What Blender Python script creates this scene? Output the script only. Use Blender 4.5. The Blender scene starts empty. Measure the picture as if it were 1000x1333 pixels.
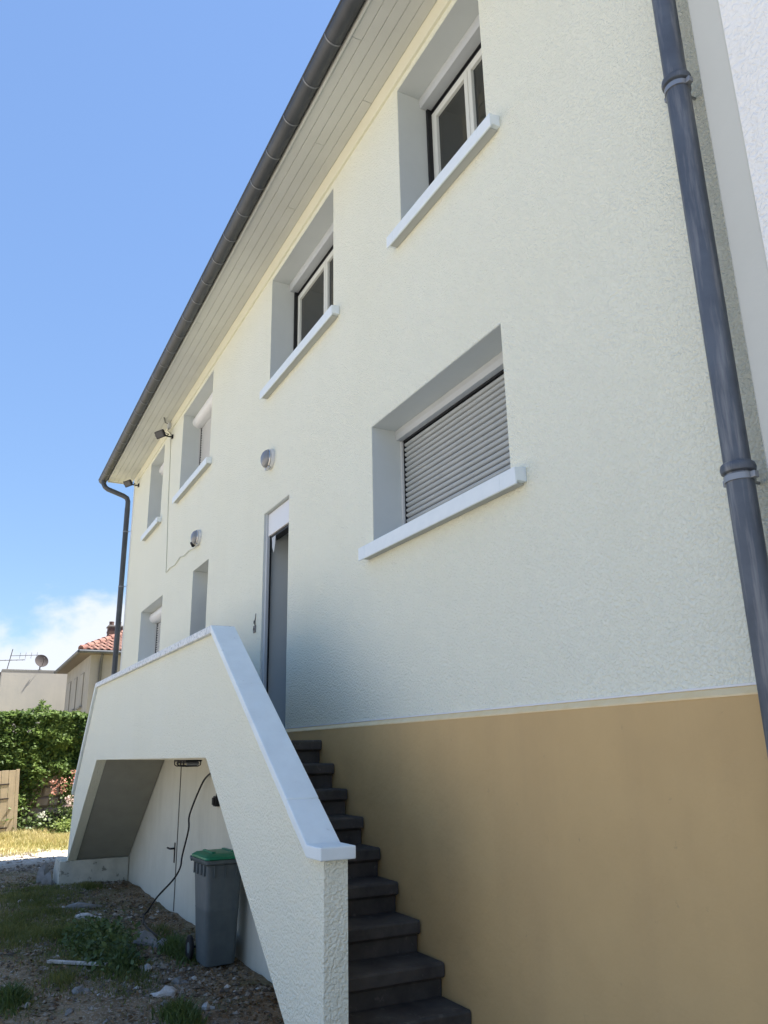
import bpy, math, random
import numpy as np
from mathutils import Matrix, Vector, noise as mnoise

random.seed(7)
RNG = np.random.default_rng(7)
scene = bpy.context.scene
COL = scene.collection

# ------------------------------------------------------------------ camera
CAM = Vector((0.0, -2.4, 1.7))
cam_data = bpy.data.cameras.new('camera')
cam_data.sensor_fit = 'VERTICAL'
cam_data.sensor_height = 36.0
cam_data.lens = 1023.0 / 1333.0 * 36.0
cam_data.clip_start = 0.05
cam_data.clip_end = 3000.0
cam = bpy.data.objects.new('camera', cam_data)
COL.objects.link(cam)
RIGHT = Vector((0.45987439, 0.88779118, -0.01850304))
UP = Vector((0.26698378, -0.11836411, 0.95640451))
BACK = Vector((0.8468974, -0.44476596, -0.29145847))
cam.matrix_world = Matrix(((RIGHT.x, UP.x, BACK.x, CAM.x),
                           (RIGHT.y, UP.y, BACK.y, CAM.y),
                           (RIGHT.z, UP.z, BACK.z, CAM.z),
                           (0, 0, 0, 1)))
scene.camera = cam

# ------------------------------------------------------------------ light
SUN_DIR = Vector((0.14, 0.5, 1.0)).normalized()        # towards the sun, behind the house
SUN_EL = math.asin(SUN_DIR.z)
SUN_AZ = math.atan2(SUN_DIR.x, SUN_DIR.y)
sun_data = bpy.data.lights.new('sun', 'SUN')
sun_data.energy = 4.5
sun_data.angle = math.radians(0.53)
sun_data.color = (1.0, 0.95, 0.87)
sun = bpy.data.objects.new('sun', sun_data)
sun.rotation_euler = SUN_DIR.to_track_quat('Z', 'Y').to_euler()
sun.location = (10, 30, 60)
COL.objects.link(sun)

SKY_STRENGTH = 0.1
world = bpy.data.worlds.new('World')
scene.world = world
world.use_nodes = True
wt = world.node_tree
wt.nodes.clear()
WN = wt.nodes.new


def wlink(a, b):
    wt.links.new(a, b)


w_out = WN('ShaderNodeOutputWorld')
w_bg = WN('ShaderNodeBackground')
w_bg.inputs['Strength'].default_value = SKY_STRENGTH
w_sky = WN('ShaderNodeTexSky')
w_sky.sky_type = 'NISHITA'
w_sky.sun_disc = False
w_sky.sun_elevation = SUN_EL
w_sky.sun_rotation = SUN_AZ
w_sky.altitude = 50
w_sky.air_density = 1.0
w_sky.dust_density = 0.15
w_sky.ozone_density = 4.0
w_tc = WN('ShaderNodeTexCoord')
w_sep = WN('ShaderNodeSeparateXYZ')
wlink(w_tc.outputs['Generated'], w_sep.inputs[0])
w_map = WN('ShaderNodeMapping')                       # clouds: flattened towards the horizon
w_map.inputs['Scale'].default_value = (1.0, 1.0, 2.6)
w_map.inputs['Location'].default_value = (0.35, 0.1, 0.0)
wlink(w_tc.outputs['Generated'], w_map.inputs[0])
w_n = WN('ShaderNodeTexNoise')
w_n.inputs['Scale'].default_value = 4.2
w_n.inputs['Detail'].default_value = 9
w_n.inputs['Roughness'].default_value = 0.55
w_n.inputs['Distortion'].default_value = 0.35
wlink(w_map.outputs[0], w_n.inputs['Vector'])
w_el = WN('ShaderNodeMapRange')                       # cumulus bank low over the horizon, all round
w_el.inputs['From Min'].default_value = 0.03
w_el.inputs['From Max'].default_value = 0.34
w_el.inputs['To Min'].default_value = 0.32
w_el.inputs['To Max'].default_value = -0.22
wlink(w_sep.outputs['Z'], w_el.inputs['Value'])
w_add = WN('ShaderNodeMath')
w_add.operation = 'ADD'
wlink(w_n.outputs['Fac'], w_add.inputs[0])
wlink(w_el.outputs[0], w_add.inputs[1])
w_ramp = WN('ShaderNodeMapRange')
w_ramp.interpolation_type = 'SMOOTHSTEP'
w_ramp.inputs['From Min'].default_value = 0.50
w_ramp.inputs['From Max'].default_value = 0.66
wlink(w_add.outputs[0], w_ramp.inputs['Value'])
w_mul = WN('ShaderNodeMath')
w_mul.operation = 'MULTIPLY'
w_mul.inputs[1].default_value = 0.95
wlink(w_ramp.outputs[0], w_mul.inputs[0])
w_tint = WN('ShaderNodeMix')
w_tint.data_type = 'RGBA'
w_tint.blend_type = 'MIX'
w_tint.inputs['B'].default_value = (2.65, 2.8, 3.1, 1)
wlink(w_mul.outputs[0], w_tint.inputs['Factor'])
# the whole sky's brightness is compressed evenly, as a film response does, so that it keeps its hue
w_sc = WN('ShaderNodeSeparateColor')
wlink(w_sky.outputs[0], w_sc.inputs[0])
w_k = WN('ShaderNodeMath')
w_k.operation = 'MULTIPLY_ADD'
w_k.inputs[1].default_value = 0.466
w_k.inputs[2].default_value = 1.0
wlink(w_sc.outputs['Blue'], w_k.inputs[0])
w_inv = WN('ShaderNodeMath')
w_inv.operation = 'DIVIDE'
w_inv.inputs[0].default_value = 1.92
wlink(w_k.outputs[0], w_inv.inputs[1])
w_vs = WN('ShaderNodeVectorMath')
w_vs.operation = 'SCALE'
wlink(w_sky.outputs[0], w_vs.inputs[0])
wlink(w_inv.outputs[0], w_vs.inputs['Scale'])
wlink(w_vs.outputs[0], w_tint.inputs['A'])
wlink(w_tint.outputs['Result'], w_bg.inputs['Color'])
wlink(w_bg.outputs[0], w_out.inputs['Surface'])

scene.view_settings.view_transform = 'Standard'
scene.view_settings.look = 'None'
scene.view_settings.gamma = 1.0
scene.view_settings.exposure = 1.84
scene.render.engine = 'CYCLES'
scene.render.resolution_x = 768
scene.render.resolution_y = 1024


# ------------------------------------------------------------------ materials
def mat(name, base, rough=0.8, metal=0.0, var=None, var_scale=3.0, var_amt=0.5, bumps=(), spec=0.3,
        streak=None, speck=None, coord='Object'):
    """procedural principled material: base colour, a second colour mixed by noise, bump layers"""
    m = bpy.data.materials.new(name)
    m.use_nodes = True
    nt = m.node_tree
    b = nt.nodes['Principled BSDF']
    b.inputs['Roughness'].default_value = rough
    b.inputs['Metallic'].default_value = metal
    b.inputs['Specular IOR Level'].default_value = spec
    b.inputs['Base Color'].default_value = (*base, 1)
    geo = nt.nodes.new('ShaderNodeNewGeometry')
    pos = geo.outputs['Position']
    col = None

    def mix(fac, a, bcol):
        x = nt.nodes.new('ShaderNodeMix')
        x.data_type = 'RGBA'
        nt.links.new(fac, x.inputs['Factor'])
        if isinstance(a, tuple):
            x.inputs['A'].default_value = (*a, 1)
        else:
            nt.links.new(a, x.inputs['A'])
        x.inputs['B'].default_value = (*bcol, 1)
        return x.outputs['Result']

    def noise(scale, detail=4, rough_=0.6, vec=None, dist=0.0):
        n = nt.nodes.new('ShaderNodeTexNoise')
        n.inputs['Scale'].default_value = scale
        n.inputs['Detail'].default_value = detail
        n.inputs['Roughness'].default_value = rough_
        n.inputs['Distortion'].default_value = dist
        nt.links.new(vec or pos, n.inputs['Vector'])
        return n.outputs['Fac']

    def rng(v, a, c, lo=0.0, hi=1.0):
        r = nt.nodes.new('ShaderNodeMapRange')
        r.inputs['From Min'].default_value = a
        r.inputs['From Max'].default_value = c
        r.inputs['To Min'].default_value = lo
        r.inputs['To Max'].default_value = hi
        nt.links.new(v, r.inputs['Value'])
        return r.outputs[0]

    cur = tuple(base)
    if var:
        cur = mix(rng(noise(var_scale, 6), 0.35, 0.7, 0, var_amt), cur, var)
    if streak:                                   # vertical run marks of rain and dust
        mp = nt.nodes.new('ShaderNodeMapping')
        mp.inputs['Scale'].default_value = (1.0, 1.0, 0.07)
        nt.links.new(pos, mp.inputs[0])
        cur = mix(rng(noise(streak[1], 5, 0.65, mp.outputs[0]), 0.48, 0.78, 0, streak[2]), cur, streak[0])
    if speck:                                    # small worn or chipped spots
        cur = mix(rng(noise(speck[1], 5, 0.6), speck[3], speck[3] + 0.06, 0, speck[2]), cur, speck[0])
    if not isinstance(cur, tuple):
        nt.links.new(cur, b.inputs['Base Color'])
    prev = None
    for kind, scale, strength, dist in bumps:
        bp = nt.nodes.new('ShaderNodeBump')
        bp.inputs['Strength'].default_value = strength
        bp.inputs['Distance'].default_value = dist
        if kind == 'noise':
            nt.links.new(noise(scale, 3, 0.55), bp.inputs['Height'])
        elif kind == 'stucco':
            h = noise(scale, 0.8, 0.4, None, 0.55)
            nt.links.new(rng(h, 0.30, 0.68), bp.inputs['Height'])
        elif kind == 'voro':
            v = nt.nodes.new('ShaderNodeTexVoronoi')
            v.inputs['Scale'].default_value = scale
            nt.links.new(pos, v.inputs['Vector'])
            nt.links.new(v.outputs['Distance'], bp.inputs['Height'])
        if prev:
            nt.links.new(prev, bp.inputs['Normal'])
        prev = bp.outputs[0]
    if prev:
        nt.links.new(prev, b.inputs['Normal'])
    return m


CREAM = (0.82, 0.83, 0.695)
M = {}
M['stucco'] = mat('stucco_cream', CREAM, 0.9, var=(0.79, 0.79, 0.63), var_scale=0.9, var_amt=0.4,
                  bumps=(('stucco', 78, 0.62, 0.0115), ('noise', 200, 0.12, 0.002)), streak=((0.68, 0.68, 0.55), 3, 0.10))
M['smooth_cream'] = mat('smooth_cream_paint', (0.74, 0.73, 0.58), 0.8, var=(0.66, 0.65, 0.5), var_scale=2, var_amt=0.4,
                        bumps=(('noise', 40, 0.15, 0.004),))
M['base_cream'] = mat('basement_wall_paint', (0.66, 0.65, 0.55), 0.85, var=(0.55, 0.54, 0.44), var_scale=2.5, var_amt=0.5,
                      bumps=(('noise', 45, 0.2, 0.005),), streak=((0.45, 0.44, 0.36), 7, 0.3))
M['brown'] = mat('brown_plinth_paint', (0.60, 0.415, 0.19), 0.75, var=(0.54, 0.37, 0.17), var_scale=2.2, var_amt=0.8, streak=((0.47, 0.32, 0.16), 3.0, 0.35),
                 bumps=(('noise', 6, 0.35, 0.02), ('noise', 60, 0.25, 0.004)), speck=((0.38, 0.27, 0.14), 17, 0.45, 0.69))
M['tan_edge'] = mat('tan_edge_paint', (0.76, 0.60, 0.33), 0.7, var=(0.82, 0.70, 0.46), var_scale=14, var_amt=0.6,
                    bumps=(('noise', 40, 0.2, 0.004),))
M['coping'] = mat('grey_blue_coping_paint', (0.78, 0.86, 0.87), 0.62, var=(0.70, 0.77, 0.78), var_scale=6, var_amt=0.8, speck=((0.50, 0.53, 0.53), 17, 0.5, 0.66),
                  bumps=(('noise', 30, 0.2, 0.005), ('noise', 160, 0.15, 0.002)))
M['coping_worn'] = mat('worn_coping_paint', (0.56, 0.62, 0.64), 0.7, var=(0.88, 0.89, 0.88), var_scale=26, var_amt=1.0,
                       bumps=(('noise', 30, 0.3, 0.008), ('noise', 120, 0.25, 0.003)), speck=((0.34, 0.37, 0.38), 40, 0.8, 0.56))
M['sill'] = mat('grey_blue_sill_paint', (0.72, 0.79, 0.81), 0.55, var=(0.80, 0.86, 0.87), var_scale=12, var_amt=0.6,
                bumps=(('noise', 40, 0.15, 0.004),))
M['sill_under'] = mat('sill_underside_tone', (0.46, 0.48, 0.46), 0.8, bumps=(('noise', 50, 0.2, 0.003),))  # darker grey than the rest of the sill
M['reveal'] = mat('grey_reveal_paint', (0.58, 0.62, 0.60), 0.6, var=(0.53, 0.57, 0.55), var_scale=3, var_amt=0.6,
                  bumps=(('noise', 20, 0.12, 0.005),))
M['shutter_white'] = mat('white_shutter_box', (0.74, 0.75, 0.74), 0.4, bumps=(('noise', 15, 0.05, 0.002),))
M['shutter_grey'] = mat('grey_shutter_box', (0.50, 0.53, 0.54), 0.45, var=(0.44, 0.47, 0.48), var_scale=5)
M['slat'] = mat('grey_shutter_slat', (0.42, 0.445, 0.435), 0.4, var=(0.36, 0.385, 0.375), var_scale=6, var_amt=0.5)
M['slat_white'] = mat('pale_shutter_slat', (0.60, 0.61, 0.59), 0.45, var=(0.54, 0.55, 0.53), var_scale=6)
M['frame'] = mat('cream_window_frame', (0.67, 0.69, 0.63), 0.4)
M['rail_gap_black'] = mat('black_rail_and_gap_shade', (0.015, 0.016, 0.018), 0.5)  # rails, and black pieces that stand in for shade in shutter gaps
M['door'] = mat('dark_door', (0.03, 0.033, 0.04), 0.35)
M['soffit'] = mat('soffit_board_paint', (0.58, 0.60, 0.56), 0.6, var=(0.52, 0.54, 0.49), var_scale=2.5, var_amt=0.6,
                  bumps=(('noise', 20, 0.1, 0.004),))
M['groove'] = mat('dark_groove', (0.12, 0.12, 0.11), 0.9)
M['zinc'] = mat('weathered_zinc', (0.08, 0.092, 0.11), 0.5, 0.3, var=(0.15, 0.17, 0.195), var_scale=5, var_amt=0.6, spec=0.5,
                streak=((0.34, 0.335, 0.32), 34, 0.75), bumps=(('noise', 14, 0.1, 0.004),))
M['gutter'] = mat('dark_zinc_gutter', (0.055, 0.062, 0.07), 0.5, 0.25, var=(0.10, 0.108, 0.115), var_scale=3, var_amt=0.6, spec=0.45,
                  bumps=(('noise', 10, 0.12, 0.005),))
M['gutter_ring'] = mat('zinc_joint', (0.22, 0.235, 0.25), 0.45, 0.4)
M['clamp'] = mat('galvanised_clamp', (0.30, 0.315, 0.33), 0.45, 0.6)
M['step'] = mat('anthracite_step_paint', (0.040, 0.035, 0.031), 0.7, var=(0.095, 0.085, 0.072), var_scale=6, var_amt=0.8, spec=0.35,
                bumps=(('noise', 25, 0.3, 0.006), ('noise', 110, 0.25, 0.003)), speck=((0.15, 0.135, 0.11), 15, 0.4, 0.61))
M['roof_tile'] = mat('red_clay_tile', (0.20, 0.095, 0.075), 0.85, var=(0.27, 0.165, 0.13), var_scale=2.0, var_amt=0.9,
                     bumps=(('noise', 30, 0.2, 0.004),))
M['white_render'] = mat('white_render', (0.92, 0.92, 0.87), 0.9, var=(0.86, 0.86, 0.82), var_scale=2.5, var_amt=0.6,
                        bumps=(('stucco', 60, 0.6, 0.009),), streak=((0.78, 0.78, 0.74), 5, 0.25))
M['beige_strip'] = mat('beige_corner_band', (0.60, 0.61, 0.55), 0.85, bumps=(('noise', 60, 0.25, 0.004),),
                       var=(0.55, 0.56, 0.5), var_scale=3)
M['bin'] = mat('grey_bin_plastic', (0.095, 0.118, 0.125), 0.5, var=(0.13, 0.155, 0.16), var_scale=9, var_amt=0.7,
               bumps=(('noise', 30, 0.08, 0.003),), streak=((0.19, 0.19, 0.18), 14, 0.25))
M['bin_lid'] = mat('green_bin_lid', (0.012, 0.19, 0.10), 0.4, var=(0.03, 0.24, 0.13), var_scale=8, var_amt=0.6)
M['rubber'] = mat('black_rubber', (0.012, 0.012, 0.013), 0.7)
M['black_plastic'] = mat('black_plastic', (0.014, 0.014, 0.016), 0.45)
M['lamp_glass'] = mat('frosted_lamp_glass', (0.20, 0.21, 0.22), 0.10, spec=0.8)
M['flood_glass'] = mat('dark_flood_glass', (0.045, 0.048, 0.05), 0.25, spec=0.4)
M['lamp_base'] = mat('white_lamp_base', (0.62, 0.63, 0.62), 0.5)
M['lamp_metal'] = mat('metal_lamp_ring', (0.5, 0.5, 0.5), 0.25, 0.9)
M['cable_white'] = mat('painted_wall_cable', (0.60, 0.61, 0.50), 0.7)
M['wall_far'] = mat('old_grey_beige_render', (0.34, 0.33, 0.30), 0.9, var=(0.26, 0.255, 0.235), var_scale=0.8, var_amt=0.8,
                    streak=((0.24, 0.23, 0.2), 2.2, 0.55), bumps=(('noise', 12, 0.2, 0.01),))
M['wall_far2'] = mat('pale_beige_render', (0.47, 0.44, 0.38), 0.9, var=(0.36, 0.35, 0.32), var_scale=0.6, var_amt=0.7,
                     streak=((0.33, 0.32, 0.3), 1.5, 0.4), bumps=(('noise', 12, 0.2, 0.01),))
M['eave_brown'] = mat('brown_eave_board', (0.12, 0.10, 0.085), 0.7)
M['chimney'] = mat('dark_chimney_brick', (0.085, 0.06, 0.055), 0.9, var=(0.15, 0.09, 0.07), var_scale=8, var_amt=0.8)
M['mortar'] = mat('shade_darkened_mortar', (0.15, 0.13, 0.11), 0.95, bumps=(('noise', 30, 0.4, 0.01),))  # darkened: the creeper's shade is put into the wall core's colour
M['stone'] = mat('garden_wall_stone', (0.36, 0.31, 0.27), 0.95, var=(0.24, 0.20, 0.18), var_scale=3.5, var_amt=0.9,
                 bumps=(('noise', 12, 0.5, 0.03),), speck=((0.45, 0.42, 0.38), 14, 0.6, 0.58))
M['wood'] = mat('pale_weathered_wood', (0.46, 0.37, 0.25), 0.85, var=(0.34, 0.27, 0.18), var_scale=5, var_amt=0.7,
                streak=((0.27, 0.22, 0.16), 30, 0.6))
M['iron'] = mat('dark_iron_strap', (0.04, 0.03, 0.028), 0.7)
M['dish'] = mat('grey_brown_dish_metal', (0.055, 0.048, 0.048), 0.85, 0.0)
M['rubble_white'] = mat('white_plaster_fragment', (0.60, 0.58, 0.54), 0.9, var=(0.30, 0.27, 0.23), var_scale=16, var_amt=1.0,
                        bumps=(('noise', 40, 0.4, 0.01),))
M['rubble_grey'] = mat('grey_concrete_fragment', (0.26, 0.255, 0.24), 0.95, var=(0.17, 0.165, 0.15), var_scale=18, var_amt=0.8,
                       bumps=(('noise', 40, 0.5, 0.01),))
M['gravel'] = mat('mixed_gravel', (0.20, 0.16, 0.115), 0.95, var=(0.38, 0.34, 0.28), var_scale=11, var_amt=1.0,
                  speck=((0.08, 0.062, 0.045), 7, 0.85, 0.48))
M['footing'] = mat('stained_footing_paint', (0.60, 0.59, 0.50), 0.9, var=(0.34, 0.34, 0.28), var_scale=4, var_amt=0.7, speck=((0.12, 0.12, 0.09), 9, 0.7, 0.60), bumps=(('noise', 25, 0.4, 0.01),))
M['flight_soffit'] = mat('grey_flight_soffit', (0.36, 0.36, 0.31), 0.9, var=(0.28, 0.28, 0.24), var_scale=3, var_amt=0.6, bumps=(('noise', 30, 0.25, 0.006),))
M['bark'] = mat('woody_stem', (0.10, 0.075, 0.05), 0.9)


def leaf_mat(name, c1, c2, scale, trans=0.35, rough=0.5, spec=0.4):
    m = bpy.data.materials.new(name)
    m.use_nodes = True
    nt = m.node_tree
    b = nt.nodes['Principled BSDF']
    b.inputs['Roughness'].default_value = rough
    b.inputs['Specular IOR Level'].default_value = spec
    g = nt.nodes.new('ShaderNodeNewGeometry')
    mx = nt.nodes.new('ShaderNodeMix')
    mx.data_type = 'RGBA'
    mx.inputs['A'].default_value = (*c1, 1)
    mx.inputs['B'].default_value = (*c2, 1)
    n = nt.nodes.new('ShaderNodeTexNoise')
    n.inputs['Scale'].default_value = scale
    n.inputs['Detail'].default_value = 3
    nt.links.new(g.outputs['Position'], n.inputs['Vector'])
    ad = nt.nodes.new('ShaderNodeMath')
    ad.operation = 'MULTIPLY_ADD'
    ad.inputs[1].default_value = 0.45
    nt.links.new(g.outputs['Random Per Island'], ad.inputs[0])
    nt.links.new(n.outputs['Fac'], ad.inputs[2])
    r = nt.nodes.new('ShaderNodeMapRange')
    r.inputs['From Min'].default_value = 0.4
    r.inputs['From Max'].default_value = 1.05
    nt.links.new(ad.outputs[0], r.inputs['Value'])
    nt.links.new(r.outputs[0], mx.inputs['Factor'])
    nt.links.new(mx.outputs['Result'], b.inputs['Base Color'])
    t = nt.nodes.new('ShaderNodeBsdfTranslucent')
    nt.links.new(mx.outputs['Result'], t.inputs['Color'])
    ms = nt.nodes.new('ShaderNodeMixShader')
    ms.inputs[0].default_value = trans
    nt.links.new(b.outputs[0], ms.inputs[1])
    nt.links.new(t.outputs[0], ms.inputs[2])
    nt.links.new(ms.outputs[0], nt.nodes['Material Output'].inputs[0])
    return m


M['ivy'] = leaf_mat('creeper_leaf', (0.025, 0.06, 0.014), (0.17, 0.24, 0.055), 1.6, 0.3, 0.55, 0.2)
M['grass'] = leaf_mat('shade_grass', (0.09, 0.115, 0.025), (0.24, 0.24, 0.07), 1.8, 0.35)
M['bush'] = leaf_mat('bright_bush_leaf', (0.10, 0.16, 0.03), (0.22, 0.27, 0.07), 3.0, 0.35)
M['grass_dry'] = leaf_mat('dry_yard_grass', (0.30, 0.29, 0.09), (0.52, 0.42, 0.20), 0.9, 0.35)
M['weed'] = leaf_mat('dark_weed_leaf', (0.05, 0.085, 0.02), (0.13, 0.18, 0.05), 3.0, 0.3)
M['litter'] = leaf_mat('dead_leaf_litter', (0.10, 0.062, 0.032), (0.34, 0.25, 0.15), 14, 0.2, 0.8, 0.1)
M['petal_pink'] = leaf_mat('salmon_petal', (0.55, 0.22, 0.17), (0.62, 0.36, 0.26), 8, 0.4)
M['petal_pale'] = leaf_mat('pale_pink_petal', (0.60, 0.42, 0.40), (0.65, 0.55, 0.48), 8, 0.4)
M['petal_white'] = leaf_mat('white_petal', (0.66, 0.66, 0.55), (0.7, 0.7, 0.62), 8, 0.4)


def glass_mat():
    m = bpy.data.materials.new('window_glass')
    m.use_nodes = True
    nt = m.node_tree
    nt.nodes.clear()
    o = nt.nodes.new('ShaderNodeOutputMaterial')
    t = nt.nodes.new('ShaderNodeBsdfTransparent')
    t.inputs[0].default_value = (0.42, 0.52, 0.62, 1)
    g = nt.nodes.new('ShaderNodeBsdfGlossy')
    g.inputs['Roughness'].default_value = 0.02
    f = nt.nodes.new('ShaderNodeFresnel')
    f.inputs['IOR'].default_value = 2.0
    ms = nt.nodes.new('ShaderNodeMixShader')
    nt.links.new(f.outputs[0], ms.inputs[0])
    nt.links.new(t.outputs[0], ms.inputs[1])
    nt.links.new(g.outputs[0], ms.inputs[2])
    nt.links.new(ms.outputs[0], o.inputs[0])
    return m


M['glass'] = glass_mat()


def ground_mat():
    m = bpy.data.materials.new('yard_earth')
    m.use_nodes = True
    nt = m.node_tree
    b = nt.nodes['Principled BSDF']
    b.inputs['Roughness'].default_value = 0.95
    b.inputs['Specular IOR Level'].default_value = 0.15
    g = nt.nodes.new('ShaderNodeNewGeometry')

    def noise(s, d=5, r=0.6):
        n = nt.nodes.new('ShaderNodeTexNoise')
        n.inputs['Scale'].default_value = s
        n.inputs['Detail'].default_value = d
        n.inputs['Roughness'].default_value = r
        nt.links.new(g.outputs['Position'], n.inputs['Vector'])
        return n.outputs['Fac']

    def rng(v, a, c, lo=0.0, hi=1.0):
        r = nt.nodes.new('ShaderNodeMapRange')
        for k, x in (('From Min', a), ('From Max', c), ('To Min', lo), ('To Max', hi)):
            r.inputs[k].default_value = x
        nt.links.new(v, r.inputs['Value'])
        return r.outputs[0]

    def mix(f, a, c):
        x = nt.nodes.new('ShaderNodeMix')
        x.data_type = 'RGBA'
        nt.links.new(f, x.inputs['Factor'])
        for k, v in (('A', a), ('B', c)):
            if isinstance(v, tuple):
                x.inputs[k].default_value = (*v, 1)
            else:
                nt.links.new(v, x.inputs[k])
        return x.outputs['Result']
    earth = mix(rng(noise(3.0), 0.35, 0.65), (0.165, 0.115, 0.065), (0.28, 0.21, 0.13))
    earth = mix(rng(noise(26, 4), 0.52, 0.66), earth, (0.33, 0.28, 0.21))
    earth = mix(rng(noise(60, 3), 0.60, 0.68), earth, (0.46, 0.43, 0.38))
    earth = mix(rng(noise(1.1, 3), 0.5, 0.62, 0, 0.55), earth, (0.085, 0.095, 0.035))
    sep = nt.nodes.new('ShaderNodeSeparateXYZ')
    nt.links.new(g.outputs['Position'], sep.inputs[0])
    # trodden pale grit, then dry turf, beyond the end of the house
    path = mix(rng(noise(16, 4), 0.4, 0.65), (0.40, 0.36, 0.30), (0.56, 0.52, 0.46))
    far = mix(rng(noise(1.6, 4), 0.42, 0.58), (0.36, 0.32, 0.13), (0.52, 0.43, 0.24))
    c = mix(rng(sep.outputs['X'], -15.2, -16.2), earth, path)
    c = mix(rng(sep.outputs['X'], -17.0, -18.2), c, far)
    slab = mix(rng(noise(12, 4), 0.4, 0.65), (0.34, 0.31, 0.27), (0.44, 0.41, 0.37))  # unseen pale paving, added to bounce light onto the nearer wall
    c = mix(rng(sep.outputs['X'], -2.9, -2.5), c, slab)
    # unseen pale ground added across the yard to bounce sun onto the facade
    bounce_ground = mix(rng(noise(30, 4), 0.4, 0.65), (0.30, 0.265, 0.22), (0.40, 0.365, 0.32))
    c = mix(rng(sep.outputs['Y'], -3.9, -4.5), c, bounce_ground)
    nt.links.new(c, b.inputs['Base Color'])
    prev = None
    for s, st, d in ((22, 0.7, 0.03), (80, 0.5, 0.01)):
        bp = nt.nodes.new('ShaderNodeBump')
        bp.inputs['Strength'].default_value = st
        bp.inputs['Distance'].default_value = d
        nt.links.new(noise(s, 4), bp.inputs['Height'])
        if prev:
            nt.links.new(prev, bp.inputs['Normal'])
        prev = bp.outputs[0]
    nt.links.new(prev, b.inputs['Normal'])
    return m


M['ground'] = ground_mat()

# ------------------------------------------------------------------ helpers
WL = {}


def link(o, parent=None, wloc=None):
    """link an object; wloc is its world location (nothing is rotated through its parent)"""
    wl = Vector(wloc) if wloc is not None else Vector((0, 0, 0))
    o.location = wl
    COL.objects.link(o)
    WL[o.name] = wl
    if parent is not None:
        o.parent = parent
        o.matrix_parent_inverse = Matrix.Translation(-WL[parent.name])
    return o


def thing(name, label, cat, loc, group=None):
    o = bpy.data.objects.new(name, None)
    o.empty_display_size = 0.2
    link(o, None, loc)
    o['label'] = label
    o['category'] = cat
    if group:
        o['group'] = group
    return o


def tag(o, label=None, cat=None, group=None, kind=None):
    for k, v in (('label', label), ('category', cat), ('group', group), ('kind', kind)):
        if v:
            o[k] = v
    return o


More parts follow.
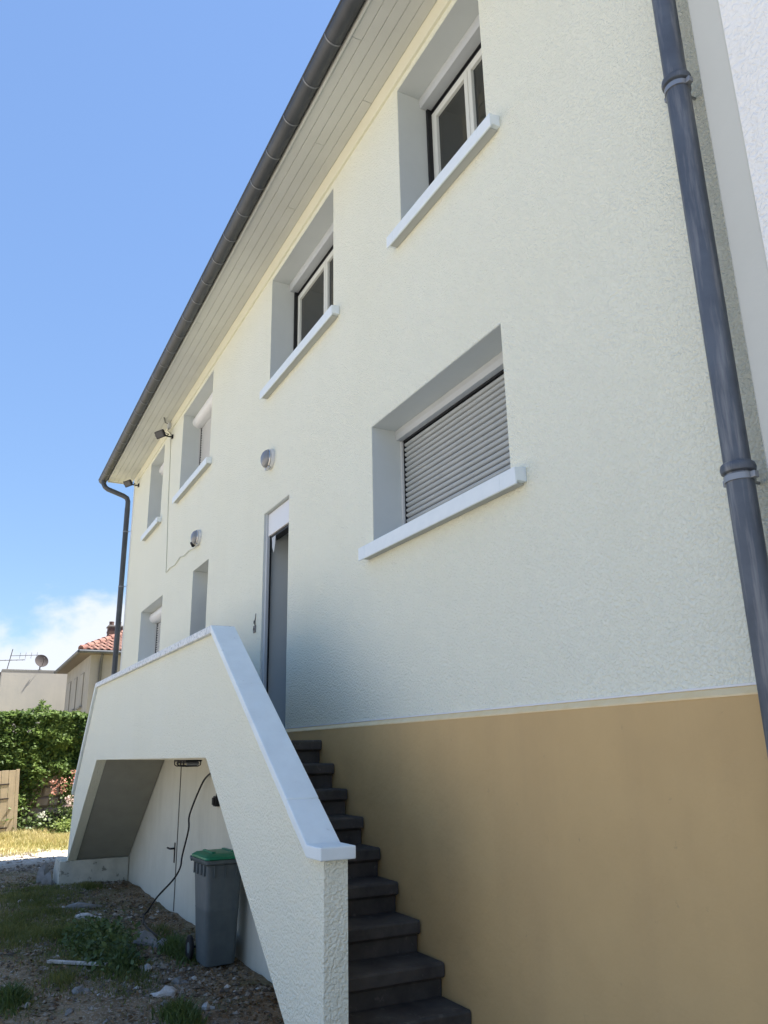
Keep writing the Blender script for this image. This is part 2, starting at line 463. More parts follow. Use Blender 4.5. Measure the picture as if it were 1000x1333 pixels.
class MB:
    def __init__(self):
        self.v = []
        self.f = []

    def add(self, vs, fs):
        n = len(self.v)
        self.v += [tuple(p) for p in vs]
        self.f += [tuple(i + n for i in f) for f in fs]
        return self

    def box(self, x0, x1, y0, y1, z0, z1):
        vs = [(x, y, z) for z in (z0, z1) for y in (y0, y1) for x in (x0, x1)]
        return self.add(vs, [(0, 2, 3, 1), (4, 5, 7, 6), (0, 1, 5, 4), (2, 6, 7, 3), (0, 4, 6, 2), (1, 3, 7, 5)])

    def prism(self, poly, a0, a1, axis='y'):
        """extrude a polygon; axis y: poly is (x, z); axis x: (y, z); axis z: (x, y)"""
        def P(p, a):
            return {'y': (p[0], a, p[1]), 'x': (a, p[0], p[1]), 'z': (p[0], p[1], a)}[axis]
        n = len(poly)
        vs = [P(p, a0) for p in poly] + [P(p, a1) for p in poly]
        fs = [tuple(range(n)), tuple(range(2 * n - 1, n - 1, -1))]
        fs += [(i, i + n, (i + 1) % n + n, (i + 1) % n) for i in range(n)]
        return self.add(vs, fs)

    def tube(self, pts, r, seg=10, caps=True):
        pts = [Vector(p) for p in pts]
        rs = r if isinstance(r, (list, tuple)) else [r] * len(pts)
        rings = []
        ref = None
        for i, p in enumerate(pts):
            d = (pts[min(i + 1, len(pts) - 1)] - pts[max(i - 1, 0)]).normalized()
            if ref is None:
                ref = Vector((0, 0, 1)) if abs(d.z) < 0.9 else Vector((1, 0, 0))
            u = ref - d * ref.dot(d)
            if u.length < 1e-5:
                u = d.orthogonal()
            u.normalize()
            ref = u
            w = d.cross(u)
            rings.append([p + (u * math.cos(t) + w * math.sin(t)) * rs[i]
                          for t in [2 * math.pi * k / seg for k in range(seg)]])
        vs = [q for rg in rings for q in rg]
        fs = []
        for i in range(len(pts) - 1):
            for k in range(seg):
                a, b = i * seg + k, i * seg + (k + 1) % seg
                fs.append((a, b, b + seg, a + seg))
        if caps:
            fs.append(tuple(range(seg - 1, -1, -1)))
            fs.append(tuple(range((len(pts) - 1) * seg, len(pts) * seg)))
        return self.add(vs, fs)

    def lathe(self, prof, centre, axis, seg=24):
        """prof: (radius, height along axis) from bottom to top"""
        a = Vector(axis).normalized()
        u = a.orthogonal().normalized()
        w = a.cross(u)
        c = Vector(centre)
        vs = []
        for r, h in prof:
            for k in range(seg):
                t = 2 * math.pi * k / seg
                vs.append(c + a * h + (u * math.cos(t) + w * math.sin(t)) * max(r, 1e-4))
        fs = []
        for i in range(len(prof) - 1):
            for k in range(seg):
                p, q = i * seg + k, i * seg + (k + 1) % seg
                fs.append((p, q, q + seg, p + seg))
        fs.append(tuple(range(seg - 1, -1, -1)))
        fs.append(tuple(range((len(prof) - 1) * seg, len(prof) * seg)))
        return self.add(vs, fs)

    def build(self, name, material, parent=None, smooth=False, bevel=0.0, seg=2, xf=None):
        vs = self.v if xf is None else [tuple(xf @ Vector(p)) for p in self.v]
        arr = np.array(vs, dtype=float)
        lo, hi = arr.min(0), arr.max(0)
        org = Vector(((lo[0] + hi[0]) / 2, (lo[1] + hi[1]) / 2, lo[2]))
        me = bpy.data.meshes.new(name)
        me.from_pydata([tuple(p) for p in (arr - np.array(org))], [], self.f)
        me.validate()
        me.update()
        me.materials.append(M[material])
        o = bpy.data.objects.new(name, me)
        if smooth:
            me.polygons.foreach_set('use_smooth', [True] * len(me.polygons))
        link(o, parent, org)
        if bevel:
            b = o.modifiers.new('bevel', 'BEVEL')
            b.width = bevel
            b.segments = seg
            b.limit_method = 'ANGLE'
            b.angle_limit = math.radians(35)
        if smooth:
            try:
                me.set_sharp_from_angle(angle=math.radians(40))
            except Exception:
                pass
        return o


def fix_normals(o):
    import bmesh
    bm = bmesh.new()
    bm.from_mesh(o.data)
    bmesh.ops.recalc_face_normals(bm, faces=bm.faces)
    bm.to_mesh(o.data)
    bm.free()
    return o


def grid_axis(parts):
    out = []
    for a, b, s in parts:
        n = max(1, int(round((b - a) / s)))
        out += list(np.linspace(a, b, n, endpoint=False))
    out.append(parts[-1][1])
    return np.array(out)


# ------------------------------------------------------------------ ground
gx = grid_axis([(-600, -100, 100), (-100, -30, 10), (-30, -24, 1), (-24, -17, 0.2), (-17, -4, 0.07), (-4, 2, 0.4), (2, 20, 3), (20, 100, 20), (100, 600, 100)])
gy = grid_axis([(-600, -100, 100), (-100, -20, 16), (-20, -6, 1), (-6, -3, 0.2), (-3, 0.0, 0.07), (0.0, 6, 0.5), (6, 40, 6), (40, 600, 80)])


def ground_z(x, y):
    z = 0.0
    if -26 < x < 3 and -8 < y < 3:
        z += 0.045 * (mnoise.noise(Vector((x * 0.7, y * 0.7, 1.3)))) + 0.022 * mnoise.noise(Vector((x * 2.3, y * 2.3, 4.0))) \
            + 0.012 * mnoise.noise(Vector((x * 6.5, y * 6.5, 9.0)))
        z -= 0.012
        edge = min(1, max(0, (x + 26) / 3), max(0, (3 - x) / 2), max(0, (y + 8) / 3), max(0, (3 - y) / 3))
        z *= edge
    return z


gv = [(x, y, ground_z(x, y)) for y in gy for x in gx]
nx = len(gx)
gf = [(j * nx + i, j * nx + i + 1, (j + 1) * nx + i + 1, (j + 1) * nx + i) for j in range(len(gy) - 1) for i in range(nx - 1)]
g = MB().add(gv, gf).build('ground', 'ground', smooth=True)
tag(g, kind='structure')

# ------------------------------------------------------------------ the rendered house
XL, XR = -14.8, -1.62            # ends of the facade
ZT = 6.77                        # soffit
TH = 0.34                        # wall thickness
house = thing('rendered_house', 'long cream stuccoed two-storey house with brown plinth and outside stairs', 'house', ((XL + XR) / 2, 4.0, 0))

openings = dict(
    A=(-4.22, -3.13, 5.28, 6.57), B=(-7.05, -5.43, 5.28, 6.57), C=(-10.95, -9.33, 5.28, 6.57), D=(-13.27, -12.2, 5.28, 6.57),
    W=(-4.74, -3.13, 3.068, 3.97), V=(-13.24, -11.63, 3.068, 3.97),
    door=(-7.11, -6.42, 1.80, 3.96), door2=(-9.87, -9.13, 1.80, 3.96))
xs = sorted({XL, XR, *[o[0] for o in openings.values()], *[o[1] for o in openings.values()]})
zs = sorted({1.80, 1.89, ZT + 0.1, *[o[2] for o in openings.values()], *[o[3] for o in openings.values()]})
mb = MB()
index = {}
for z in zs:
    for x in xs:
        index[(x, z)] = len(mb.v)
        mb.v.append((x, 0.0, z))
for i in range(len(xs) - 1):
    for j in range(len(zs) - 1):
        cx, cz = (xs[i] + xs[i + 1]) / 2, (zs[j] + zs[j + 1]) / 2
        if any(o[0] < cx < o[1] and o[2] < cz < o[3] for o in openings.values()):
            continue
        mb.f.append((index[(xs[i], zs[j])], index[(xs[i + 1], zs[j])], index[(xs[i + 1], zs[j + 1])], index[(xs[i], zs[j + 1])]))
for (x0, x1, z0, z1) in openings.values():
    for a, b in (((x0, z0), (x0, z1)), ((x0, z1), (x1, z1)), ((x1, z1), (x1, z0)), ((x1, z0), (x0, z0))):
        mb.add([(a[0], 0, a[1]), (b[0], 0, b[1]), (b[0], TH, b[1]), (a[0], TH, a[1])], [(0, 1, 2, 3)])
mb.build('facade_wall', 'stucco', house)

# lower walls
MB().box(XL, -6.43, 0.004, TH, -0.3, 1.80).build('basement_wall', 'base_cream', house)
pl = MB().prism([(-0.024, -0.3), (-0.024, 1.865), (0.0, 1.892), (0.10, 1.892), (0.10, -0.3)], -6.43, XR, 'x').build('plinth', 'brown', house)
MB().prism([(-0.0265, 1.862), (-0.0265, 1.8685), (-0.0025, 1.8945), (0.004, 1.8945), (0.004, 1.87), (-0.018, 1.862)], -6.43, XR - 0.002, 'x').build('plinth_edge', 'tan_edge', house)
MB().box(-6.42, XR - 0.003, -0.007, 0.002, 1.8952, 1.9030).build('stop_bead', 'shutter_white', house)
MB().box(XL, XL + 0.3, TH, 8.0, -0.3, 6.9).build('gable_wall', 'smooth_cream', house)
MB().box(XR - 0.2, XR, TH, 8.0, -0.3, 6.9).build('party_wall', 'smooth_cream', house)
MB().box(XL, XR, 8.0, 8.3, -0.3, 6.9).build('back_wall', 'smooth_cream', house)
MB().box(XL + 0.3, XR - 0.2, TH + 0.002, 8.0, 4.45, 4.6).build('upper_floor', 'reveal', house)
MB().box(XL + 0.3, XR - 0.2, TH + 0.002, 8.0, 1.6, 1.78).build('lower_floor', 'reveal', house)
MB().box(XL + 0.3, XR - 0.2, TH + 2.9, TH + 3.0, 1.78, 6.7).build('inner_wall', 'reveal', house)
MB().prism([(0.0, 6.9), (4.15, 9.25), (8.3, 6.9)], XL + 0.02, XL + 0.28, 'x').build('gable', 'smooth_cream', house)
# smooth band under the eaves and a pale bead down the far corner
MB().box(XL, XR, -0.022, 0.03, 6.625, ZT + 0.05).build('eaves_band', 'smooth_cream', house, bevel=0.004)
MB().box(XL - 0.012, XL + 0.03, -0.012, 0.05, 0.0, 6.62).build('corner_bead', 'shutter_white', house)

# roof slabs
roof = MB().prism([(-0.50, 6.90), (4.15, 9.50), (4.15, 9.62), (-0.56, 6.985)], XL - 0.35, XR, 'x').build('roof', 'roof_tile', house)
MB().prism([(8.8, 6.90), (4.15, 9.50), (4.15, 9.62), (8.86, 6.985)], XL - 0.35, XR, 'x').build('roof_slope', 'roof_tile', house)

# soffit boards
bw, ny = 0.084, 5
for k in range(ny):
    y1 = -0.024 - k * bw
    # each row is made of two or three boards butted end to end
    cuts = [XL - 0.30, (-9.2, -6.1, -10.6, -7.3, -8.6)[k], (-4.6, -2.9, -5.2, -3.6, -4.1)[k], XR]
    for a, b in zip(cuts[:-1], cuts[1:]):
        dz = random.uniform(-0.0015, 0.0015)
        MB().box(a + 0.0015, b - 0.0015, y1 - bw + 0.0032, y1, ZT + dz, ZT + 0.014 + dz).build('soffit_board', 'soffit', house, bevel=0.0025, seg=1)
MB().box(XL - 0.30, XR, -0.444, -0.0245, ZT + 0.018, ZT + 0.03).build('soffit_backing', 'groove', house)
MB().box(XL - 0.32, XR, -0.462, -0.446, ZT - 0.012, ZT + 0.14).build('fascia_board', 'soffit', house)
MB().box(XL - 0.32, XL - 0.302, -0.4455, 0.0, ZT - 0.01, ZT + 0.14).build('verge_board', 'soffit', house)


# ---- windows
def liner(parent, o, depth, name='reveal_panel'):
    x0, x1, z0, z1 = o
    e = 0.004
    MB().box(x0 + 0.001, x0 + e, 0.003, depth, z0, z1 - e).build(name, 'reveal', parent)
    MB().box(x1 - e, x1 - 0.001, 0.003, depth, z0, z1 - e).build(name, 'reveal', parent)
    MB().box(x0 + 0.001, x1 - 0.001, 0.003, depth, z1 - e, z1 - 0.001).build(name, 'reveal', parent)


def sill(parent, o):
    x0, x1, z0, z1 = o
    zt = z0 + 0.012
    MB().prism([(0.30, zt + 0.02), (-0.075, zt - 0.012), (-0.075, zt - 0.104), (-0.062, zt - 0.104), (-0.062, zt - 0.084), (0.0005, zt - 0.084), (0.30, zt - 0.084)],
               x0 + 0.0045, x1 - 0.0045, 'x').build('sill', 'sill', parent, bevel=0.004)
    # the horns run past the opening, in front of the wall
    for a, b in ((x0 - 0.09, x0 + 0.0043), (x1 - 0.0043, x1 + 0.13)):
        MB().prism([(-0.001, zt - 0.0056), (-0.075, zt - 0.012), (-0.075, zt - 0.104), (-0.062, zt - 0.104), (-0.062, zt - 0.084), (-0.001, zt - 0.084)],
                   a, b, 'x').build('sill_horn', 'sill', parent, bevel=0.004)
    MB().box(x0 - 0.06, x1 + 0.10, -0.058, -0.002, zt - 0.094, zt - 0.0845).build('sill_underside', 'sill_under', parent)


def casement(o, yf, house_, mid=None, partly=None):
    """frame with two sashes; returns the window part"""
    x0, x1, z0, z1 = o
    xa, xb = x0 + 0.03, x1 - 0.03
    za, zb = z0 + 0.02, z1 - 0.135
    fr = MB()
    w = 0.036
    fr.box(xa, xa + w, yf, yf + 0.05, za, zb).box(xb - w, xb, yf, yf + 0.05, za, zb)
    fr.box(xa + w, xb - w, yf, yf + 0.05, za, za + w).box(xa + w, xb - w, yf, yf + 0.05, zb - w, zb)
    win = fr.build('window', 'frame', house_, bevel=0.003)
    xm = (xa + xb) / 2
    s = 0.043
    for a, b in ((xa + w, xm), (xm, xb - w)):
        a, b = a + 0.003, b - 0.003
        lo, hi = za + w + 0.003, zb - w - 0.003
        sm = MB()
        y0, y1 = yf - 0.012, yf + 0.045
        sm.box(a, a + s, y0, y1, lo, hi).box(b - s, b, y0, y1, lo, hi)
        sm.box(a + s, b - s, y0, y1, lo, lo + s).box(a + s, b - s, y0, y1, hi - s, hi)
        sm.build('sash', 'frame', win, bevel=0.004)
        MB().box(a + s + 0.001, b - s - 0.001, yf + 0.012, yf + 0.018, lo + s + 0.001, hi - s - 0.001).build('pane', 'glass', win)
    MB().box(xa, xb, yf + 0.01, yf + 0.04, zb + 0.001, z1 - 0.006).build('shutter_gap_shade', 'rail_gap_black', win)  # black panel standing in for the shade in the gap above the frame
    # black guide rails of the shutter
    MB().box(x0 + 0.005, x0 + 0.028, yf - 0.035, yf + 0.03, z0 + 0.02, z1 - 0.09).build('guide_rail', 'rail_gap_black', win)
    MB().box(x1 - 0.028, x1 - 0.005, yf - 0.035, yf + 0.03, z0 + 0.02, z1 - 0.09).build('guide_rail', 'rail_gap_black', win)
    return win


def flat_box(win, o, y0, y1, drop, m='shutter_grey'):
    x0, x1, z0, z1 = o
    MB().prism([(y0, z1 - 0.005), (y0, z1 - drop * 0.55), (y0 + 0.012, z1 - drop), (y1, z1 - drop), (y1, z1 - 0.005)], x0 + 0.0045, x1 - 0.0045, 'x').build('shutter_box', m, win, bevel=0.002)
    MB().box(x0 + 0.03, x1 - 0.03, y1 - 0.05, y1 - 0.02, z1 - drop - 0.014, z1 - drop - 0.001).build('shutter_slot_shade', 'rail_gap_black', win)  # black strip painting in the shadow under the shutter box


def round_box(win, o, yc, r):
    x0, x1, z0, z1 = o
    zc = z1 - 0.005 - r
    poly = [(yc + r, zc + r), (yc, zc + r)] + [(yc - r * math.sin(t), zc + r * math.cos(t)) for t in np.linspace(0.2, math.pi, 14)] + [(yc + r, zc - r)]
    ob = MB().prism(poly, x0 + 0.0045, x1 - 0.0045, 'x').build('shutter_box', 'shutter_white', win, smooth=True)
    fix_normals(ob)


def curtain(win, o, y, ztop, m, pitch=0.0388):
    """roller shutter of curved slats, one object each, sharing a mesh"""
    x0, x1, z0, z1 = o
    a, b = x0 + 0.034, x1 - 0.034
    n = int((ztop - (z0 + 0.02)) / pitch)
    prof = [(y + 0.010, 0.0), (y - 0.002, 0.003), (y - 0.008, pitch * 0.22), (y - 0.0105, pitch * 0.42), (y - 0.0075, pitch * 0.64), (y + 0.003, pitch * 0.84), (y + 0.010, pitch * 0.84)]
    first = None
    for k in range(n):
        zz = ztop - (k + 1) * pitch
        if first is None:
            first = MB().prism([(p, q + zz) for p, q in prof], a, b, 'x').build('slat', m, win)
            base = WL[first.name].copy()
            z00 = zz
        else:
            o2 = bpy.data.objects.new('slat', first.data)
            link(o2, win, base + Vector((0, random.uniform(-0.0012, 0.0012), zz - z00)))
    MB().box(a, b, y + 0.011, y + 0.016, z0 + 0.02, ztop + 0.05).build('shutter_backing', 'rail_gap_black', win)


def rails(win, o, y, m, drop):
    x0, x1, z0, z1 = o
    for a, b, c, d_ in ((x0 + 0.005, x0 + 0.026, x0 + 0.0265, x0 + 0.034), (x1 - 0.026, x1 - 0.005, x1 - 0.034, x1 - 0.0265)):
        MB().box(a, b, y - 0.03, y + 0.02, z0 + 0.02, z1 - drop).build('guide_rail', m, win, bevel=0.002)
        MB().box(c, d_, y - 0.012, y + 0.02, z0 + 0.02, z1 - drop).build('rail_brush', 'rail_gap_black', win)


for key in ('A', 'B'):
    o = openings[key]
    win = casement(o, 0.285, house)
    liner(win, o, 0.335)
    flat_box(win, o, 0.19, 0.335, 0.085)
    sill(win, o)
    tag(win, 'cream two-sash window with its shutter rolled up')
o = openings['W']
win = MB().box(o[0] + 0.03, o[1] - 0.03, 0.30, 0.325, o[2] + 0.02, o[3] - 0.02).build('window', 'frame', house)
tag(win, 'window closed by a grey slatted roller shutter')
liner(win, o, 0.335)
flat_box(win, o, 0.19, 0.297, 0.075)
rails(win, o, 0.26, 'slat_white', 0.085)
curtain(win, o, 0.262, o[3] - 0.088, 'slat')
sill(win, o)
for key, yc, r, m in (('C', 0.25, 0.085, 'slat_white'), ('D', 0.25, 0.085, 'slat_white'), ('V', 0.25, 0.085, 'slat_white')):
    o = openings[key]
    win = MB().box(o[0] + 0.03, o[1] - 0.03, 0.31, 0.33, o[2] + 0.02, o[3] - 0.02).build('window', 'frame', house)
    tag(win, 'window with a round white shutter box and the shutter down')
    liner(win, o, 0.335)
    round_box(win, o, yc - 0.03, r)
    rails(win, o, 0.275, 'slat_white', 0.18)
    curtain(win, o, 0.28, o[3] - 0.18, m)
    sill(win, o)

# ---- doors at the head of the stairs
o = openings['door']
d1 = MB().box(o[0] + 0.006, o[1] - 0.006, 0.285, 0.325, 1.80, o[3] - 0.02).build('door', 'door', house)
liner(d1, o, 0.335)
MB().box(o[0] + 0.035, o[1] - 0.006, 0.035, 0.15, o[3] - 0.235, o[3] - 0.012).build('shutter_box', 'shutter_white', d1, bevel=0.004)
MB().box(o[0] + 0.045, o[1] - 0.01, 0.055, 0.13, o[3] - 0.262, o[3] - 0.236).build('shutter_slot_shade', 'rail_gap_black', d1)  # black strip standing in for the shade beneath the box
MB().box(o[0] + 0.005, o[0] + 0.05, 0.02, 0.05, 1.80, o[3] - 0.24).build('guide_rail', 'shutter_grey', d1, bevel=0.003)
MB().box(o[0] + 0.005, o[0] + 0.05, 0.052, 0.066, 1.80, o[3] - 0.24).build('guide_rail', 'rail_gap_black', d1)
MB().box(o[0] + 0.005, o[0] + 0.0345, 0.02, 0.06, o[3] - 0.238, o[3] - 0.006).build('guide_cap', 'shutter_grey', d1)
MB().add([(o[0] + 0.10, 0.05, o[3] - 0.262), (o[0] + 0.20, 0.05, o[3] - 0.262), (o[0] + 0.19, 0.052, o[3] - 0.33), (o[0] + 0.15, 0.055, o[3] - 0.42), (o[0] + 0.115, 0.05, o[3] - 0.36),
          (o[0] + 0.10, 0.054, o[3] - 0.262), (o[0] + 0.20, 0.054, o[3] - 0.262), (o[0] + 0.19, 0.056, o[3] - 0.33), (o[0] + 0.15, 0.059, o[3] - 0.42), (o[0] + 0.115, 0.054, o[3] - 0.36)],
         [(0, 1, 2, 3, 4), (9, 8, 7, 6, 5), (0, 5, 6, 1), (1, 6, 7, 2), (2, 7, 8, 3), (3, 8, 9, 4), (4, 9, 5, 0)]).build('torn_strip', 'shutter_grey', d1)
MB().box(o[0], o[1], -0.02, 0.285, 1.795, 1.815).build('threshold', 'coping', d1)
o = openings['door2']
d2 = MB().box(o[0] + 0.006, o[1] - 0.006, 0.25, 0.29, 1.80, o[3] - 0.29).build('door', 'door', house)
liner(d2, o, 0.335)
MB().box(o[0] + 0.006, o[1] - 0.006, 0.225, 0.325, o[3] - 0.285, o[3] - 0.006).build('shutter_box', 'slat_white', d2, bevel=0.003)
MB().box(o[0] + 0.005, o[0] + 0.03, 0.215, 0.245, 1.80, o[3] - 0.29).build('guide_rail', 'slat_white', d2)
MB().box(o[0], o[1], -0.02, 0.245, 1.795, 1.815).build('threshold', 'coping', d2)

# ---- basement door under the landing
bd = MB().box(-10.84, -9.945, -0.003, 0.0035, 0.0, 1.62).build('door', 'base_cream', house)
tag(bd, 'cream flush basement door with a black lever handle')
MB().box(-9.943, -9.93, -0.0045, 0.0035, 0.0, 1.66).build('door_gap', 'groove', bd)
MB().box(-10.03, -9.99, -0.012, -0.0035, 0.50, 0.72).build('handle_plate', 'black_plastic', bd, bevel=0.004)
MB().tube([(-10.01, -0.012, 0.655), (-10.01, -0.055, 0.655), (-10.03, -0.062, 0.655), (-10.14, -0.062, 0.655)], 0.011, 8).build('handle', 'black_plastic', bd, smooth=True)

# ------------------------------------------------------------------ outside staircase
stairs = thing('outside_staircase', 'double outside staircase with cream parapet, pale blue coping and black steps', 'staircase', (-8.3, -0.4, 0))
PY0, PY1 = -0.85, -0.73
par = MB()
outer = [(-3.61, 0.10), (-3.61, 1.235), (-3.75, 1.235), (-5.64, 2.545), (-11.24, 2.585), (-12.68, 1.19), (-12.86, 0.30),
         (-12.78, 0.30), (-10.83, 1.665), (-5.72, 1.68), (-3.62, 0.10)]
# polygon is concave, so build it from quads
P = outer
vs = [(p[0], PY0, p[1]) for p in P] + [(p[0], PY1, p[1]) for p in P]
n = len(P)
fr_faces = [(0, 1, 2), (0, 2, 10), (2, 3, 9, 10), (3, 4, 8, 9), (4, 5, 7, 8), (5, 6, 7)]
faces = [f[::-1] for f in fr_faces] + [tuple(i + n for i in f) for f in fr_faces] + [(i, (i + 1) % n, (i + 1) % n + n, i + n) for i in range(n)]
ob = par.add(vs, faces).build('parapet', 'stucco', stairs, bevel=0.012)
fix_normals(ob)

CY0, CY1, CT = -0.885, -0.705, 0.058


def coping(pts_top, m, x_wave=0.0):
    """slab following the top outline (x, z), thickness CT measured down"""
    poly = pts_top + [(p[0], p[1] - CT) for p in reversed(pts_top)]
    o_ = MB().prism(poly, CY0, CY1, 'y').build('coping', m, stairs, bevel=0.006)
    return fix_normals(o_)


SL = (2.598 - 1.285) / (5.615 - 3.745)


def slope_z(x):
    return 1.285 + (-3.745 - x) * SL


coping([(-3.57, 1.285), (-3.745, 1.285), (-4.015, slope_z(-4.015))], 'coping')
coping([(-4.0175, slope_z(-4.0175) + 0.0025), (-4.948, slope_z(-4.948) + 0.001)], 'coping')
coping([(-4.9505, slope_z(-4.9505)), (-5.615, 2.598)], 'coping')
coping([(-5.617, 2.600), (-11.25, 2.642)], 'coping_worn')
coping([(-11.253, 2.642), (-12.72, 1.245)], 'coping')

# landing and flights
MB().box(-10.93, -5.70, PY1 + 0.001, -0.005, 1.665, 1.715).build('landing_slab', 'base_cream', stairs)
MB().box(-10.95, -5.60, PY1 + 0.002, -0.005, 1.7155, 1.79).build('landing', 'step', stairs, bevel=0.006)
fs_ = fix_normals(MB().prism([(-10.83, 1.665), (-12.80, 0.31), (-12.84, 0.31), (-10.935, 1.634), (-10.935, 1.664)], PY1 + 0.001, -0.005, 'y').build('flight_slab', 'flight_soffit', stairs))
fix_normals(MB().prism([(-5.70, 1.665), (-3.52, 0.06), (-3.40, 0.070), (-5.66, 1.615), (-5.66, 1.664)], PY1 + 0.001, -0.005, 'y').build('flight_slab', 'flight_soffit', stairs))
RUN, RISE = 0.2338, 0.163
for side in (1, -1):
    for k in range(0, 11):
        rise = RISE if side > 0 else 0.1595
        zt = 1.79 - rise * k
        xn = (-5.57 + RUN * k) if side > 0 else (-10.97 - RUN * k)
        back = 0.06 if k == 0 else RUN + 0.055
        jig = random.uniform(-0.006, 0.006)
        xn += jig
        # rounded nosing profile, riser set back under it
        prof = [(0, -0.012), (-0.004, -0.003), (-0.014, 0.0), (-back, 0.0), (-back, -0.014), (-0.040, -rise - 0.006),
                (-0.036, -0.078), (-0.006, -0.070), (-0.001, -0.062)]
        yi = -0.0255 if side > 0 else -0.005
        poly = [(xn + side * p, zt + q) for p, q in prof]
        st = fix_normals(MB().prism(poly, PY1 + 0.002, yi - random.uniform(0.0, 0.012), 'y').build('step', 'step', stairs, bevel=0.007))
fix_normals(MB().prism([(-13.45, -0.15), (-13.45, 0.15), (-13.3, 0.305), (-12.76, 0.305), (-12.74, -0.15)], -0.95, -0.006, 'y').build('footing', 'footing', stairs, bevel=0.012))
MB().box(-3.66, -3.12, -0.87, -0.03, -0.15, 0.098).build('footing', 'footing', stairs, bevel=0.012)

# ------------------------------------------------------------------ neighbouring house
nb = thing('neighbouring_house', 'white rendered house with a beige corner band joined beyond the nearer downpipe', 'house', (3.0, 3.0, 0))
MB().box(XR - 0.006, XR + 0.132, -0.075, 0.3, -0.3, 7.2).build('corner_band', 'beige_strip', nb, bevel=0.008)
MB().box(XR + 0.133, 9.0, -0.079, 0.3, -0.3, 7.2).build('front_wall', 'white_render', nb)
MB().box(8.7, 9.0, 0.3, 8.3, -0.3, 7.2).build('side_wall', 'white_render', nb)
MB().box(XR + 0.001, 9.0, 8.301, 8.6, -0.3, 7.2).build('back_wall', 'white_render', nb)
fix_normals(MB().prism([(-0.45, 7.2), (4.15, 9.75), (8.85, 7.2), (8.85, 7.32), (4.15, 9.87), (-0.45, 7.32)], XR + 0.002, 9.3, 'x').build('roof', 'roof_tile', nb))

# ------------------------------------------------------------------ gutter and downpipes
GY, GZ, GR = -0.535, 6.825, 0.072
gut = thing('eaves_gutter', 'dark grey half-round zinc gutter running along the eaves of the cream house', 'gutter', (-8.4, GY, GZ - GR))
arc = [(GY + GR * math.cos(t), GZ + GR * math.sin(t)) for t in np.linspace(0, -math.pi, 15)]
arc_in = [(GY + (GR - 0.004) * math.cos(t), GZ + (GR - 0.004) * math.sin(t)) for t in np.linspace(-math.pi, 0, 15)]
GX0, GX1 = XL - 0.47, XR
fix_normals(MB().prism(arc + arc_in, GX0, GX1, 'x').build('trough', 'gutter', gut, smooth=True))
MB().tube([(GX0, GY - GR, GZ + 0.006), (GX1, GY - GR, GZ + 0.006)], 0.010, 8).build('bead', 'gutter', gut, smooth=True)
fix_normals(MB().prism(arc, GX0 - 0.004, GX0 + 0.001, 'x').build('end_cap', 'gutter', gut))
xr = -4.21
rings = []
k = -5
while True:
    x = -4.21 - 0.437 * k
    k += 1
    if x > GX1:
        continue
    if x < GX0 + 0.1:
        break
    out = [(GY + (GR + 0.0045) * math.cos(t), GZ + (GR + 0.0045) * math.sin(t)) for t in np.linspace(0.02, -math.pi, 15)]
    inn = [(GY + (GR + 0.0005) * math.cos(t), GZ + (GR + 0.0005) * math.sin(t)) for t in np.linspace(-math.pi, 0.02, 15)]
    fix_normals(MB().prism(out + inn, x - 0.006, x + 0.006, 'x').build('joint_ring', 'gutter_ring', gut, smooth=True))


def elbow(p, q, r_, n=6):
    return None


# right-hand downpipe: lengths socketed into each other
PX, PYc, PR = -1.715, -0.10, 0.0475
dp = thing('downpipe', 'thick zinc downpipe beside the beige corner band of the white house', 'downpipe', (PX, PYc, 0), 'zinc downpipes')
segs = [(0.04, 2.60), (2.615, 4.29), (4.305, 6.62)]
for i, (a, b) in enumerate(segs):
    r1 = PR
    pts = [(PX, PYc, a), (PX, PYc, b - 0.10), (PX, PYc, b - 0.095), (PX, PYc, b)]
    MB().tube([(PX, PYc, a), (PX, PYc, b)], [PR * 0.97, PR * 1.0], 24).build('pipe', 'zinc', dp, smooth=True)
MB().tube([(PX, PYc, 6.60), (PX, PYc - 0.03, 6.66), (PX, GY + 0.06, 6.72), (PX, GY, 6.755)], [PR, PR, PR * 0.95, PR * 0.9], 20).build('swan_neck', 'zinc', dp, smooth=True)
for zc in (0.9, 2.60, 4.29, 5.95):
    col_ = MB().lathe([(PR * 1.0, -0.02), (PR * 1.20, -0.014), (PR * 1.26, 0.0), (PR * 1.2, 0.014), (PR * 1.0, 0.022)], (PX, PYc, zc + 0.02), (0, 0, 1), 28).build('socket_bead', 'zinc', dp, smooth=True)
    MB().lathe([(PR * 1.0, -0.011), (PR * 1.10, -0.011), (PR * 1.10, 0.011), (PR * 1.0, 0.011)], (PX, PYc, zc - 0.018), (0, 0, 1), 28).build('clamp', 'clamp', dp, smooth=True)
    MB().box(PX + PR * 1.05, PX + PR * 1.05 + 0.020, PYc - 0.012, PYc + 0.012, zc - 0.03, zc - 0.006).build('clamp_lug', 'clamp', dp, bevel=0.003)
    MB().box(PX - PR * 1.05 - 0.014, PX - PR * 1.02, PYc - 0.010, PYc + 0.010, zc - 0.03, zc - 0.006).build('clamp_lug', 'clamp', dp, bevel=0.003)
    MB().tube([(PX, PYc + PR, zc - 0.018), (PX, 0.0, zc - 0.018)], 0.006, 8).build('clamp_rod', 'clamp', dp)
for xx, zz in ((PX - 0.06, 4.22), (PX + 0.062, 4.235)):
    MB().lathe([(0.007, 0), (0.007, 0.006), (0.002, 0.010)], (xx, 0.0, zz), (0, -1, 0), 8).build('old_screw', 'black_plastic', dp)

